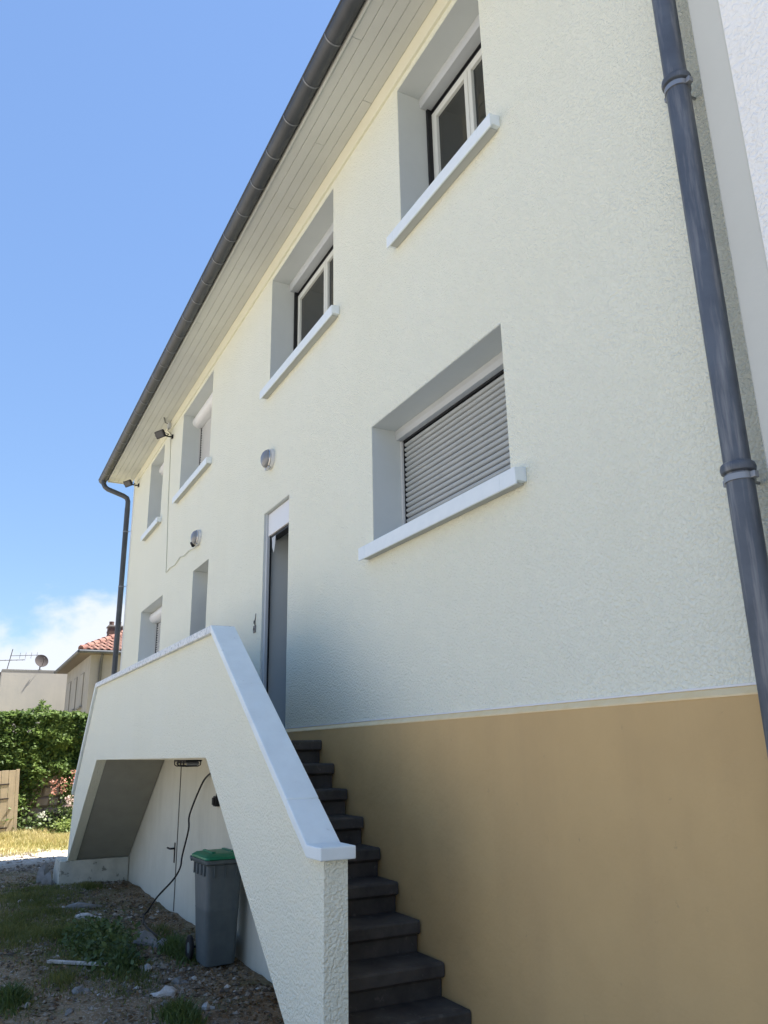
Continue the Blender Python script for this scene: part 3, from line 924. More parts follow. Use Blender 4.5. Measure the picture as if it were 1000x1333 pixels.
# left-hand downpipe with its swan neck
QX, QY, QR = -14.90, -0.09, 0.046
dl = thing('downpipe', 'dark zinc downpipe with a swan neck at the far corner of the cream house', 'downpipe', (QX, QY, 0), 'zinc downpipes')
neck = [(QX - 0.17, GY, 6.775), (QX - 0.17, GY, 6.70), (QX - 0.155, GY + 0.03, 6.635), (QX - 0.13, GY + 0.08, 6.59), (QX - 0.04, QY - 0.09, 6.47), (QX - 0.01, QY - 0.02, 6.42), (QX, QY, 6.35), (QX, QY, 6.2)]
MB().tube(neck, QR, 18).build('swan_neck', 'gutter', dl, smooth=True)
MB().tube([(QX, QY, 4.7), (QX, QY, 6.22)], [QR, QR * 1.06], 18).build('pipe', 'gutter', dl, smooth=True)
MB().tube([(QX, QY, 0.03), (QX, QY, 4.72)], [QR, QR * 1.06], 18).build('pipe', 'gutter', dl, smooth=True)
for zc in (1.2, 3.1, 4.70, 5.75):
    MB().lathe([(QR * 1.08, -0.012), (QR * 1.15, -0.012), (QR * 1.15, 0.012), (QR * 1.08, 0.012)], (QX, QY, zc), (0, 0, 1), 20).build('clamp', 'gutter_ring', dl, smooth=True)
    MB().tube([(QX + 0.03, QY + 0.03, zc), (QX + 0.13, 0.0, zc)], 0.006, 6).build('clamp_rod', 'clamp', dl)


# ------------------------------------------------------------------ lamps on the wall
def wall_lamp(x, z, label):
    t = thing('wall_lamp', label, 'wall lamp', (x, 0, z - 0.1), 'round wall lamps over the doors')
    R_ = 0.104
    MB().lathe([(R_, 0.0), (R_, 0.030), (R_ * 0.96, 0.036), (R_ * 0.9, 0.037)], (x, 0.001, z), (0, -1, 0), 32).build('base', 'lamp_base', t, smooth=True)
    MB().lathe([(R_ * 0.93, 0.036), (R_ * 0.95, 0.048), (R_ * 0.9, 0.055), (R_ * 0.8, 0.056)], (x, 0.0, z), (0, -1, 0), 32).build('ring', 'lamp_metal', t, smooth=True)
    prof = [(R_ * 0.88 * math.cos(a), 0.05 + 0.058 * math.sin(a)) for a in np.linspace(0, math.pi / 2, 9)]
    MB().lathe(prof, (x, 0.0, z), (0, -1, 0), 32).build('dome', 'lamp_glass', t, smooth=True)
    MB().box(x - 0.05, x + 0.05, -0.050, -0.02, z - R_ * 1.02, z - R_ * 0.82).build('sensor', 'lamp_metal', t, bevel=0.006)
    return t


wall_lamp(-6.93, 4.47, 'round glass bulkhead lamp over the door with the white shutter box')
wl2 = wall_lamp(-9.63, 4.34, 'round bulkhead lamp with a cable running from it, over the farther door')
MB().lathe([(0.035, 0), (0.04, 0.02), (0.03, 0.04)], (-9.70, -0.05, 4.275), (-0.3, -1, -0.5), 14).build('eye', 'black_plastic', wl2, smooth=True)


def flood(xb, zb, yaw, label, out=0.2):
    """LED floodlight: housing, glass, bracket; xb, zb on the wall"""
    t = thing('floodlight', label, 'floodlight', (xb, 0, zb - 0.1), 'black floodlights under the eaves')
    MB().box(xb - 0.03, xb + 0.03, -0.022, 0.0, zb - 0.03, zb + 0.03).build('wall_plate', 'black_plastic', t, bevel=0.003)
    MB().tube([(xb, -0.02, zb), (xb, -0.06, zb - 0.005), (xb, -out + 0.06, zb)], 0.012, 8).build('arm', 'black_plastic', t, smooth=True)
    X = Matrix.Translation((xb, -out, zb + 0.01)) @ Matrix.Rotation(yaw, 4, 'Z') @ Matrix.Rotation(math.radians(32), 4, 'X') @ Matrix.Scale(0.8, 4)
    # local: light shines to -y
    h = MB()
    h.prism([(-0.115, -0.075), (0.115, -0.075), (0.125, -0.06), (0.125, 0.06), (0.115, 0.075), (-0.115, 0.075), (-0.125, 0.06), (-0.125, -0.06)], -0.018, 0.018, 'y')
    h.build('housing', 'black_plastic', t, bevel=0.004, xf=X)
    for k in range(7):
        MB().box(-0.095 + 0.03 * k, -0.088 + 0.03 * k, 0.0185, 0.05, -0.055, 0.055).build('cooling_fin', 'black_plastic', t, xf=X)
    MB().box(-0.10, 0.10, -0.0215, -0.0185, -0.052, 0.052).build('glass', 'flood_glass', t, xf=X)
    br = MB()
    br.box(-0.142, -0.136, -0.012, 0.012, -0.01, 0.012).box(0.136, 0.142, -0.012, 0.012, -0.01, 0.012)
    br.tube([(-0.139, 0.0, 0.0), (-0.139, 0.08, -0.06), (0.139, 0.08, -0.06), (0.139, 0.0, 0.0)], 0.007, 6)
    br.build('bracket', 'black_plastic', t, xf=X)
    return t


flood(-11.62, 6.47, math.radians(25), 'black floodlight below a small junction box, between two upper windows')
flood(-14.35, 6.52, math.radians(25), 'black floodlight close to the far corner downpipe')

jb = thing('junction_box', 'small grey junction box on the eaves band above a black floodlight', 'junction box', (-11.75, -0.03, 6.66))
MB().box(-11.80, -11.70, -0.066, -0.0225, 6.65, 6.74).build('case', 'shutter_grey', jb, bevel=0.006)
MB().tube([(-11.73, -0.05, 6.65), (-11.71, -0.07, 6.60), (-11.65, -0.05, 6.55), (-11.63, -0.025, 6.50)], 0.005, 6).build('lead', 'black_plastic', jb, smooth=True)
MB().tube([(-11.78, -0.05, 6.74), (-11.80, -0.10, ZT - 0.004), (-11.6, -0.16, ZT - 0.008)], 0.005, 6).build('lead', 'black_plastic', jb, smooth=True)

cab = [(-11.78, -0.028, 6.65), (-11.77, -0.010, 6.60)] + [(-11.77 + 0.29 * t + 0.012 * math.sin(9 * t), -0.008, 6.60 - 2.32 * t) for t in np.linspace(0.02, 1, 14)]
cab += [(-11.44, -0.010, 4.262), (-11.2, -0.009, 4.285), (-10.9, -0.010, 4.26), (-10.6, -0.012, 4.31), (-10.35, -0.015, 4.27), (-10.1, -0.012, 4.285), (-9.85, -0.010, 4.255), (-9.72, -0.012, 4.25)]
tag(MB().tube(cab, 0.0065, 6).build('wall_cable', 'cable_white', smooth=True), 'thin painted cable running down the wall and across to the farther round lamp', 'cable')

# worn bell plate by the door
bell = thing('bell_plate', 'small worn doorbell plate and marks on the wall beside the door', 'doorbell', (-7.29, 0, 2.82))
MB().box(-7.325, -7.255, -0.010, 0.0, 2.815, 2.885).build('plate', 'rubble_grey', bell, bevel=0.004)
MB().lathe([(0.014, 0), (0.012, 0.008)], (-7.29, -0.010, 2.85), (0, -1, 0), 10).build('button', 'groove', bell)
MB().tube([(-7.28, -0.006, 2.886), (-7.285, -0.008, 2.92), (-7.27, -0.006, 2.96), (-7.272, -0.003, 3.0)], [0.006, 0.006, 0.004, 0.003], 6).build('wire', 'groove', bell)
MB().box(-7.315, -7.285, -0.012, 0.0, 2.905, 2.935).build('clip', 'groove', bell, bevel=0.004)

# ------------------------------------------------------------------ under the landing
cl = thing('ceiling_lamp', 'black caged bulkhead lamp under the stair landing', 'ceiling lamp', (-8.1, -0.38, 1.58))
MB().box(-8.36, -7.86, -0.46, -0.30, 1.640, 1.664).build('base', 'black_plastic', cl, bevel=0.012)
MB().box(-8.33, -7.90, -0.445, -0.315, 1.605, 1.6395).build('glass', 'lamp_glass', cl, bevel=0.018, seg=3)
for xx in (-8.30, -8.18, -8.06, -7.94):
    MB().tube([(xx, -0.465, 1.645), (xx, -0.462, 1.61), (xx, -0.44, 1.598), (xx, -0.32, 1.598), (xx, -0.298, 1.61), (xx, -0.295, 1.645)], 0.006, 6).build('guard_bar', 'black_plastic', cl, smooth=True)

tap = thing('wall_socket', 'black outdoor socket on the cream wall under the landing', 'socket', (-8.30, 0, 1.2))
MB().box(-8.34, -8.25, -0.05, 0.0035, 1.20, 1.30).build('case', 'black_plastic', tap, bevel=0.012)
MB().box(-8.33, -8.26, -0.062, -0.0505, 1.215, 1.285).build('flap', 'rubber', tap, bevel=0.004)

cpts = [(-8.28, -0.03, 1.28), (-8.17, -0.05, 1.42), (-8.30, -0.05, 1.53), (-8.63, -0.03, 1.49), (-8.80, -0.05, 1.39), (-9.03, -0.10, 1.09), (-8.97, -0.12, 0.94), (-9.06, -0.15, 0.68), (-9.0, -0.18, 0.57),
        (-9.12, -0.22, 0.44), (-9.45, -0.30, 0.24), (-9.78, -0.32, 0.06), (-9.86, -0.34, 0.01), (-9.6, -0.40, 0.005), (-9.25, -0.45, 0.01), (-8.9, -0.46, 0.01), (-8.6, -0.44, 0.005)]


def catmull(pts, n=5):
    pts = [Vector(p) for p in pts]
    out = []
    for i in range(len(pts) - 1):
        p0, p1, p2, p3 = pts[max(i - 1, 0)], pts[i], pts[i + 1], pts[min(i + 2, len(pts) - 1)]
        for k in range(n):
            t = k / n
            out.append(0.5 * ((2 * p1) + (p2 - p0) * t + (2 * p0 - 5 * p1 + 4 * p2 - p3) * t * t + (-p0 + 3 * p1 - 3 * p2 + p3) * t ** 3))
    out.append(pts[-1])
    return out


tag(MB().tube(catmull(cpts), 0.0095, 8).build('power_cable', 'black_plastic', smooth=True), 'black cable hanging in a loop beside the basement door down to the earth', 'cable')

# ------------------------------------------------------------------ wheelie bin
bn = thing('wheelie_bin', 'grey wheeled rubbish bin with a green lid under the stairs', 'bin', (-7.47, -0.27, 0))
BX = Matrix.Translation((-7.42, -0.235, 0.0)) @ Matrix.Rotation(math.radians(2), 4, 'Z') @ Matrix.Diagonal((0.88, 0.88, 1.0, 1.0))


def rrect(hx, hy, r, n=5):
    pts = []
    for cx, cy, a0 in ((hx - r, hy - r, 0), (-hx + r, hy - r, 90), (-hx + r, -hy + r, 180), (hx - r, -hy + r, 270)):
        for k in range(n + 1):
            a = math.radians(a0 + 90 * k / n)
            pts.append((cx + r * math.cos(a), cy + r * math.sin(a)))
    return pts


def loft(secs):
    """secs: list of (points2d, z, dx)"""
    m_ = MB()
    n_ = len(secs[0][0])
    vs_ = [(p[0] + dx, p[1], z) for pts, z, dx in secs for p in pts]
    fs__ = [tuple(range(n_ - 1, -1, -1)), tuple(range((len(secs) - 1) * n_, len(secs) * n_))]
    for i in range(len(secs) - 1):
        for k in range(n_):
            a, b = i * n_ + k, i * n_ + (k + 1) % n_
            fs__.append((a, b, b + n_, a + n_))
    return m_.add(vs_, fs__)


loft([(rrect(0.175, 0.145, 0.05), 0.005, 0.02), (rrect(0.18, 0.15, 0.05), 0.02, 0.02), (rrect(0.205, 0.166, 0.045), 0.42, 0.01),
      (rrect(0.208, 0.168, 0.045), 0.43, 0.01), (rrect(0.206, 0.167, 0.045), 0.44, 0.01), (rrect(0.235, 0.182, 0.04), 0.80, 0.0)]).build('body', 'bin', bn, smooth=True, xf=BX)
loft([(rrect(0.238, 0.186, 0.04), 0.785, 0.0), (rrect(0.262, 0.203, 0.04), 0.80, 0.0), (rrect(0.265, 0.206, 0.04), 0.828, 0.0), (rrect(0.25, 0.193, 0.04), 0.830, 0.0)]).build('rim', 'bin', bn, smooth=True, xf=BX)
loft([(rrect(0.262, 0.202, 0.04), 0.8305, 0.002), (rrect(0.268, 0.209, 0.042), 0.836, 0.004), (rrect(0.266, 0.207, 0.045), 0.852, 0.004), (rrect(0.235, 0.175, 0.06), 0.872, 0.0), (rrect(0.17, 0.12, 0.06), 0.880, 0.0)]).build('lid', 'bin_lid', bn, smooth=True, xf=BX)
for yy in (-0.10, 0.10):
    MB().box(-0.16, 0.16, yy - 0.02, yy + 0.02, 0.876, 0.889).build('lid_rib', 'bin_lid', bn, bevel=0.006, xf=BX)
# corner ribs below the rim
for yy in (-0.189, 0.189):
    for xx in (-0.17, -0.06, 0.06, 0.17):
        MB().box(xx - 0.006, xx + 0.006, yy - 0.010, yy + 0.010, 0.70, 0.786).build('rib', 'bin', bn, bevel=0.003, xf=BX)
for yy in (-0.11, 0.0, 0.11):
    MB().box(0.228, 0.248, yy - 0.006, yy + 0.006, 0.69, 0.786).build('rib', 'bin', bn, bevel=0.003, xf=BX)
MB().tube([(-0.27, -0.19, 0.80), (-0.33, -0.19, 0.815), (-0.33, 0.19, 0.815), (-0.27, 0.19, 0.80)], 0.014, 10).build('handle', 'bin', bn, smooth=True, xf=BX)
MB().tube([(-0.20, -0.20, 0.098), (-0.20, 0.20, 0.098)], 0.010, 8).build('axle', 'black_plastic', bn, xf=BX)
for sy in (-1, 1):
    wh = MB().lathe([(0.055, -0.016), (0.088, -0.018), (0.097, -0.010), (0.097, 0.010), (0.088, 0.018), (0.055, 0.016)], (-0.20, sy * 0.19, 0.098), (0, 1, 0), 28).build('wheel', 'rubber', bn, smooth=True, xf=BX)
    MB().lathe([(0.057, -0.010), (0.057, 0.010), (0.02, 0.013)], (-0.20, sy * 0.195, 0.098), (0, sy, 0), 20).build('hub', 'bin', wh, smooth=True, xf=BX)


# ------------------------------------------------------------------ rubble on the ground
def lump(name, c, size, m, seed, flat=False, yaw=0.0, label=None, cat='rubble', group=None):
    rr = random.Random(seed)
    mb_ = MB()
    nseg, nr = 9, 5
    vs_, fs__ = [], []
    prof = [(0.55, 0.0), (0.95, 0.12), (1.0, 0.5), (0.85, 0.85), (0.45, 1.0)] if flat else [(0.6, 0.0), (0.95, 0.25), (0.95, 0.55), (0.65, 0.85), (0.2, 1.0)]
    rad = [rr.uniform(0.5, 1.2) for _ in range(nseg)]
    for r, h in prof:
        for k in range(nseg):
            a = 2 * math.pi * k / nseg
            q = r * rad[k] * rr.uniform(0.93, 1.07)
            vs_.append((q * math.cos(a) * size[0] / 2, q * math.sin(a) * size[1] / 2, (h * (0.75 + 0.4 * math.cos(a + seed)) + rr.uniform(-0.08, 0.08)) * size[2]))
    fs__ = [tuple(range(nseg - 1, -1, -1)), tuple(range((nr - 1) * nseg, nr * nseg))]
    for i in range(nr - 1):
        for k in range(nseg):
            a, b = i * nseg + k, i * nseg + (k + 1) % nseg
            fs__.append((a, b, b + nseg, a + nseg))
    z = ground_z(c[0], c[1]) - size[2] * 0.18
    X = Matrix.Translation((c[0], c[1], z)) @ Matrix.Rotation(yaw, 4, 'Z')
    o_ = mb_.add(vs_, fs__).build(name, m, None, xf=X)
    return tag(o_, label, cat, group)


lump('tile_fragment', (-10.18, -0.90), (0.44, 0.27, 0.075), 'rubble_white', 1, True, 0.3, 'bright white flat tile fragment lying on the grass near the basement door', 'fragment')
lump('concrete_fragment', (-10.86, -0.86), (0.40, 0.17, 0.08), 'rubble_grey', 2, True, 1.4, 'pale narrow concrete fragment just beyond the bright white tile', 'fragment')
lump('flat_stone', (-8.5, -0.60), (0.52, 0.26, 0.09), 'rubble_grey', 3, True, 0.1, 'broad grey flat stone at the end of the black cable', 'stone')
lump('broken_block', (-8.22, -0.50), (0.26, 0.17, 0.10), 'rubble_grey', 4, False, 0.5, 'upright grey lump of concrete between the cable end and the bin', 'stone')
lump('plaster_fragment', (-7.58, -0.78), (0.16, 0.10, 0.05), 'rubble_white', 5, False, 0.2, 'small white plaster lump on bare earth in front of the bin wheel', 'fragment')
lump('plaster_fragment', (-6.68, -0.84), (0.24, 0.17, 0.06), 'rubble_white', 6, False, 0.7, 'largest crumbled white plaster lump in front of the bin', 'fragment')
lump('plaster_fragment', (-6.45, -0.87), (0.09, 0.06, 0.045), 'rubble_grey', 7, False, 0.7, 'small greyish plaster lump touching the largest white one', 'fragment')
lump('broken_stone', (-12.95, -1.04), (0.22, 0.16, 0.18), 'rubble_grey', 8, False, 0.7, 'rough grey stone beside the stair footing at the foot of the farther flight', 'stone')
lump('cap_stone', (-13.2, -1.08), (0.34, 0.2, 0.30), 'rubble_grey', 9, False, 0.2, 'pale broken cap stone beside the stair footing', 'stone')
pk = MB().box(-0.27, 0.27, -0.022, 0.022, 0.0, 0.022).build('wooden_batten', 'rubble_white', None, bevel=0.003,
                                                           xf=Matrix.Translation((-7.95, -1.28, ground_z(-7.95, -1.28) + 0.012)) @ Matrix.Rotation(0.95, 4, 'Z') @ Matrix.Rotation(0.03, 4, 'Y'))
tag(pk, 'thin whitewashed batten lying in the shaded grass', 'batten')
extra = [(-11.6, -1.5), (-9.4, -1.55), (-7.1, -1.35), (-6.9, -1.75), (-6.3, -1.3), (-8.6, -1.9), (-6.2, -0.62), (-5.9, -1.05), (-7.0, -0.62), (-9.0, -0.85), (-6.6, -1.5), (-7.5, -1.95)]
for i, (x, y) in enumerate(extra):
    s = random.uniform(0.05, 0.11)
    lump('pebble', (x, y), (s * 1.4, s, s * 0.55), 'rubble_grey' if i % 3 else 'rubble_white', 40 + i, False, random.uniform(0, 3),
         'loose pale pebble scattered on the shaded earth of the yard', 'pebble', 'loose pebbles on the shaded yard')


# gravel: countless small stones
def scatter_gravel(n, name, xr_, yr_, smin, smax, dens=None, m='gravel'):
    base = np.array([(1, 0, 0), (-1, 0, 0), (0, 1, 0), (0, -1, 0), (0, 0, 1), (0, 0, -1)], float)
    tris = [(0, 2, 4), (2, 1, 4), (1, 3, 4), (3, 0, 4), (2, 0, 5), (1, 2, 5), (3, 1, 5), (0, 3, 5)]
    vs_, fs__ = [], []
    k = 0
    while k < n:
        x, y = random.uniform(*xr_), random.uniform(*yr_)
        if dens and random.random() > dens(x, y):
            continue
        s = smin + (smax - smin) * random.random() ** 3
        sc = np.array([s * random.uniform(0.7, 1.4), s * random.uniform(0.7, 1.4), s * random.uniform(0.35, 0.8)])
        a = random.uniform(0, 6.28)
        ca, sa = math.cos(a), math.sin(a)
        p = base * sc * RNG.uniform(0.75, 1.2, (6, 3))
        q = np.stack([p[:, 0] * ca - p[:, 1] * sa, p[:, 0] * sa + p[:, 1] * ca, p[:, 2]], 1)
        q += np.array([x, y, ground_z(x, y) + sc[2] * 0.3])
        o_ = len(vs_)
        vs_ += [tuple(v) for v in q]
        fs__ += [tuple(i + o_ for i in t) for t in tris]
        k += 1
    return MB().add(vs_, fs__).build(name, m)


def gdens(x, y):
    return min(1.0, max(0.1, 0.5 + 1.6 * mnoise.noise(Vector((x * 0.9, y * 0.9, 22.0)))))


gr = scatter_gravel(12000, 'gravel', (-17.5, -4.6), (-3.0, -0.06), 0.006, 0.034, gdens)
pc = scatter_gravel(380, 'plaster_chips', (-16.5, -4.8), (-2.8, -0.1), 0.006, 0.036, gdens, 'rubble_white')
tag(pc, 'small pale plaster chips strewn over the shaded earth', 'chips', kind='stuff')
tag(gr, 'grey and brown grit scattered over the shaded earth', 'gravel', kind='stuff')


def leaf_cloud(n, pos_fn, smin, smax, nrm_fn):
    vs_, fs__ = [], []
    for _ in range(n):
        p = Vector(pos_fn())
        nr = Vector(nrm_fn(p)).normalized()
        u = nr.orthogonal().normalized()
        u = Matrix.Rotation(random.uniform(0, 6.283), 3, nr) @ u
        w = nr.cross(u)
        s = random.uniform(smin, smax)
        o_ = len(vs_)
        vs_ += [tuple(p - u * s * 0.5), tuple(p + w * s * 0.36 - nr * s * 0.08), tuple(p + u * s * 0.62 - nr * s * 0.15), tuple(p - w * s * 0.36 - nr * s * 0.08)]
        fs__ += [(o_, o_ + 1, o_ + 2), (o_, o_ + 2, o_ + 3)]
    return MB().add(vs_, fs__)


# ------------------------------------------------------------------ grass
def blades(name, n, xr_, yr_, hmin, hmax, width, m, dens):
    vs_, fs__ = [], []
    k = tries = 0
    while k < n and tries < n * 30:
        tries += 1
        x, y = random.uniform(*xr_), random.uniform(*yr_)
        dd = dens(x, y)
        if random.random() > dd:
            continue
        h = random.uniform(hmin, hmax) * (0.5 + 0.8 * min(dd, 1.0))
        a = random.uniform(0, 6.283)
        lean = random.uniform(0.15, 0.9) * h
        ca, sa = math.cos(a), math.sin(a)
        b = random.uniform(0, 6.283)
        wx, wy = math.cos(b) * width * random.uniform(0.6, 1.3), math.sin(b) * width
        z = ground_z(x, y) - 0.006
        o_ = len(vs_)
        vs_ += [(x - wx, y - wy, z), (x + wx, y + wy, z),
                (x + wx * 0.8 + ca * lean * 0.35, y + wy * 0.8 + sa * lean * 0.35, z + h * 0.6),
                (x - wx * 0.8 + ca * lean * 0.35, y - wy * 0.8 + sa * lean * 0.35, z + h * 0.6),
                (x + ca * lean, y + sa * lean, z + h)]
        fs__ += [(o_, o_ + 1, o_ + 2, o_ + 3), (o_ + 3, o_ + 2, o_ + 4)]
        k += 1
    return MB().add(vs_, fs__).build(name, m)


patches = [(-8.9, -1.17, 1.3, 0.42), (-7.67, -1.02, 0.75, 0.26), (-6.0, -0.85, 0.40, 0.14), (-7.1, -1.85, 0.35, 0.16), (-11.6, -1.25, 1.6, 0.45), (-10.0, -1.6, 1.4, 0.45),
           (-12.4, -0.6, 0.5, 0.2), (-9.0, -0.35, 0.3, 0.10), (-8.0, -0.42, 0.45, 0.12), (-7.6, -1.45, 0.5, 0.14)]


def pdens(x, y):
    d_ = 0.0
    for px, py, rx, ry in patches:
        q = ((x - px) / rx) ** 2 + ((y - py) / ry) ** 2
        d_ = max(d_, math.exp(-q * 1.2))
    d_ *= 0.55 + 1.0 * mnoise.noise(Vector((x * 2.2, y * 2.2, 7.7))) + 0.3
    return max(d_, 0.0) + 0.012


gs = blades('grass', 30000, (-14.5, -5.2), (-2.6, -0.05), 0.02, 0.075, 0.003, 'grass', pdens)
tag(gs, 'dark green grass in patches over the shaded earth', 'grass', kind='stuff')


def litter_pos():
    while True:
        x, y = random.uniform(-14, -4.8), random.uniform(-2.6, -0.05)
        if random.random() < 0.35 + 0.9 * mnoise.noise(Vector((x * 1.7, y * 1.7, 51.0))) + (0.35 if y > -0.6 else 0):
            return (x, y, ground_z(x, y) + random.uniform(0.004, 0.018))


lt = leaf_cloud(9000, litter_pos, 0.012, 0.045, lambda p: (random.gauss(0, 0.45), random.gauss(0, 0.45), 1.0)).build('leaf_litter', 'litter')
tag(lt, 'brown dead leaves and chips strewn over the shaded earth', 'leaf litter', kind='stuff')
clump = leaf_cloud(2600, lambda: (lambda u: (-8.55 + random.gauss(0, 0.42), -1.0 + random.gauss(0, 0.13), ground_z(-8.5, -1) + abs(random.gauss(0.02, 0.07))))(0), 0.025, 0.06,
                   lambda p: (random.gauss(0.3, 0.6), random.gauss(0, 0.6), random.gauss(0.8, 0.4))).build('weed_clump', 'weed')
tag(clump, 'dark leafy weed clump in the middle of the shaded yard', 'weeds', kind='stuff')


def wdens(x, y):
    d_ = 0.0
    for px, py, rx, ry in ((-8.75, -1.05, 0.75, 0.22), (-7.8, -0.95, 0.4, 0.14), (-8.0, -0.42, 0.4, 0.12), (-6.0, -0.86, 0.3, 0.1), (-7.1, -1.85, 0.25, 0.10)):
        d_ = max(d_, math.exp(-1.6 * (((x - px) / rx) ** 2 + ((y - py) / ry) ** 2)))
    return d_


wd = blades('ground_weeds', 5000, (-10.0, -5.2), (-2.6, -0.1), 0.05, 0.14, 0.006, 'weed', wdens)
tag(wd, 'taller dark weeds in thick clumps in the shaded yard', 'weeds', kind='stuff')


def ddens(x, y):
    n_ = mnoise.noise(Vector((x * 0.8, y * 0.8, 31.0)))
    return max(0.02, min(1.0, (-x - 16.6) / 1.6)) * max(0.05, 0.6 + 0.9 * n_)


dg = blades('dry_grass', 22000, (-21.8, -16.2), (-4.2, 0.8), 0.05, 0.16, 0.006, 'grass_dry', ddens)
tag(dg, 'sunlit yellow green grass strip before the garden wall', 'grass', kind='stuff')


# ------------------------------------------------------------------ garden wall with creeper
gw = thing('garden_wall', 'old rubble stone garden wall showing below the creeper', 'wall', (-22.15, 0, 0))
MB().box(-22.42, -22.02, -8.0, 7.0, -0.2, 2.3).build('wall_core', 'mortar', gw)
random.seed(21)
zc = 0.0
while zc < 1.5:
    hh = random.uniform(0.16, 0.30)
    y = -2.6 + random.uniform(-0.2, 0)
    while y < 1.2:
        ww = random.uniform(0.20, 0.48)
        dpt = random.uniform(0.03, 0.09)
        xf_ = -22.02 + dpt
        c0 = 0.03
        j = lambda s_: random.uniform(-s_, s_)
        y0, y1, z0, z1 = y + 0.012, y + ww - 0.012, zc + 0.012, zc + hh - 0.012
        vs_ = [(-22.03, y0 + j(.02), z0 + j(.01)), (-22.03, y1 + j(.02), z0 + j(.01)), (-22.03, y1 + j(.02), z1 + j(.02)), (-22.03, y0 + j(.02), z1 + j(.02)),
               (xf_ + j(.015), y0 + c0 + j(.015), z0 + c0 + j(.01)), (xf_ + j(.015), y1 - c0 + j(.015), z0 + c0 + j(.01)), (xf_ + j(.015), y1 - c0 + j(.02), z1 - c0 + j(.015)), (xf_ + j(.015), y0 + c0 + j(.02), z1 - c0 + j(.015))]
        MB().add(vs_, [(4, 5, 6, 7), (0, 1, 5, 4), (1, 2, 6, 5), (2, 3, 7, 6), (3, 0, 4, 7), (3, 2, 1, 0)]).build('stone', 'stone', gw, bevel=0.012, seg=1)
        y += ww
    zc += hh


def hedge_top(y):
    return 2.72 + 0.12 * mnoise.noise(Vector((y * 1.3, 2.0, 0))) + 0.10 * mnoise.noise(Vector((y * 4.0, 5.0, 0)))


def hedge_bottom(y):
    # the creeper hangs lower away from the bare patch of stone
    bare = math.exp(-((y + 0.28) / 0.36) ** 2)
    return 0.25 + 0.95 * bare + 0.22 * mnoise.noise(Vector((y * 3.0, 8.0, 0)))


def hedge_pos():
    while True:
        y = random.uniform(-6.5, 2.6)
        zt = hedge_top(y)
        zb = hedge_bottom(y)
        z = zb + (zt - zb) * random.random() ** 0.62
        bul = 0.16 * mnoise.noise(Vector((y * 1.6, z * 1.9, 3.0))) + 0.08 * mnoise.noise(Vector((y * 4.5, z * 4.5, 6.0)))
        if mnoise.noise(Vector((y * 3.2, z * 3.2, 12.0))) < -0.42 and random.random() < 0.5:
            continue
        front = -21.78 + bul + 0.12 * min(1, (zt - z) / 0.4)
        if random.random() < 0.30:
            return (random.uniform(-22.9, front), y, zt + random.uniform(-0.10, 0.06))
        return (front - abs(random.gauss(0, 0.10)), y, z)


cr = thing('wall_creeper', 'dense dark green creeper covering the garden wall', 'creeper', (-21.95, -1, 0.0))
fol = leaf_cloud(46000, hedge_pos, 0.06, 0.125, lambda p: (random.gauss(0.6, 0.5), random.gauss(-0.05, 0.5), random.gauss(0.75, 0.5))).build('foliage', 'ivy', cr)
tag(fol, kind='stuff')


def shoot_pos():
    y0, h0, sp = random.choice(((-0.68, 0.42, 0.09), (-0.55, 0.3, 0.22), (-0.85, 0.22, 0.2), (-0.2, 0.15, 0.25), (-1.7, 0.15, 0.3), (0.2, 0.14, 0.2)))
    t = random.random()
    return (-22.1 + random.gauss(0, 0.12), y0 + random.gauss(0, sp) * (1 - 0.7 * t), 2.68 + t * h0)


tag(leaf_cloud(750, shoot_pos, 0.05, 0.10, lambda p: (random.gauss(0.3, 0.6), random.gauss(0, 0.6), random.gauss(0.6, 0.5))).build('young_shoots', 'ivy', cr), kind='stuff')
for i in range(7):
    y = -5.5 + i * 1.15 + random.uniform(-0.3, 0.3)
    pts = [(-21.97, y + random.uniform(-0.12, 0.12), 0.5 * q) for q in range(0, 6)]
    pts = [(p[0], p[1], p[2] if q else -0.02) for q, p in enumerate(pts)]
    MB().tube(catmull(pts, 3), 0.02, 6).build('stem', 'bark', cr, smooth=True)

# foot-of-wall plants
und = leaf_cloud(2600, lambda: (-21.6 + random.gauss(0, 0.16), random.uniform(-4.5, 1.2), abs(random.gauss(0, 0.24))), 0.05, 0.11,
                 lambda p: (random.gauss(0.5, 0.6), random.gauss(0, 0.6), random.gauss(0.7, 0.5))).build('wall_foot_weeds', 'weed')
tag(und, 'dark weeds along the foot of the garden wall', 'weeds', kind='stuff')


def flower(x, y, h, pet, label, bushy=1.0):
    t = thing('flower_plant', label, 'flower', (x, y, 0), 'flowers before the garden wall')
    tipx = x + random.uniform(-0.05, 0.05)
    st = MB().tube([(x, y, -0.02), (x + 0.01, y + 0.01, h * 0.5), (tipx, y - 0.01, h)], [0.010, 0.008, 0.004], 6)
    st.build('stem', 'weed', t)
    leaf_cloud(int(46 * bushy), lambda: (x + random.gauss(0, 0.07), y + random.gauss(0, 0.07), random.uniform(0.05, h * 0.72)), 0.05, 0.10,
               lambda p: (random.gauss(0.4, 0.6), random.gauss(0, 0.6), random.gauss(0.6, 0.4))).build('leaves', 'weed', t)
    leaf_cloud(int(60 * bushy), lambda: (tipx + random.gauss(0, 0.045), y + random.gauss(0, 0.045), random.uniform(h * 0.72, h * 1.02)), 0.03, 0.065,
               lambda p: (random.gauss(0.5, 0.5), random.gauss(0, 0.5), random.gauss(0.5, 0.5))).build('blossom', pet, t)


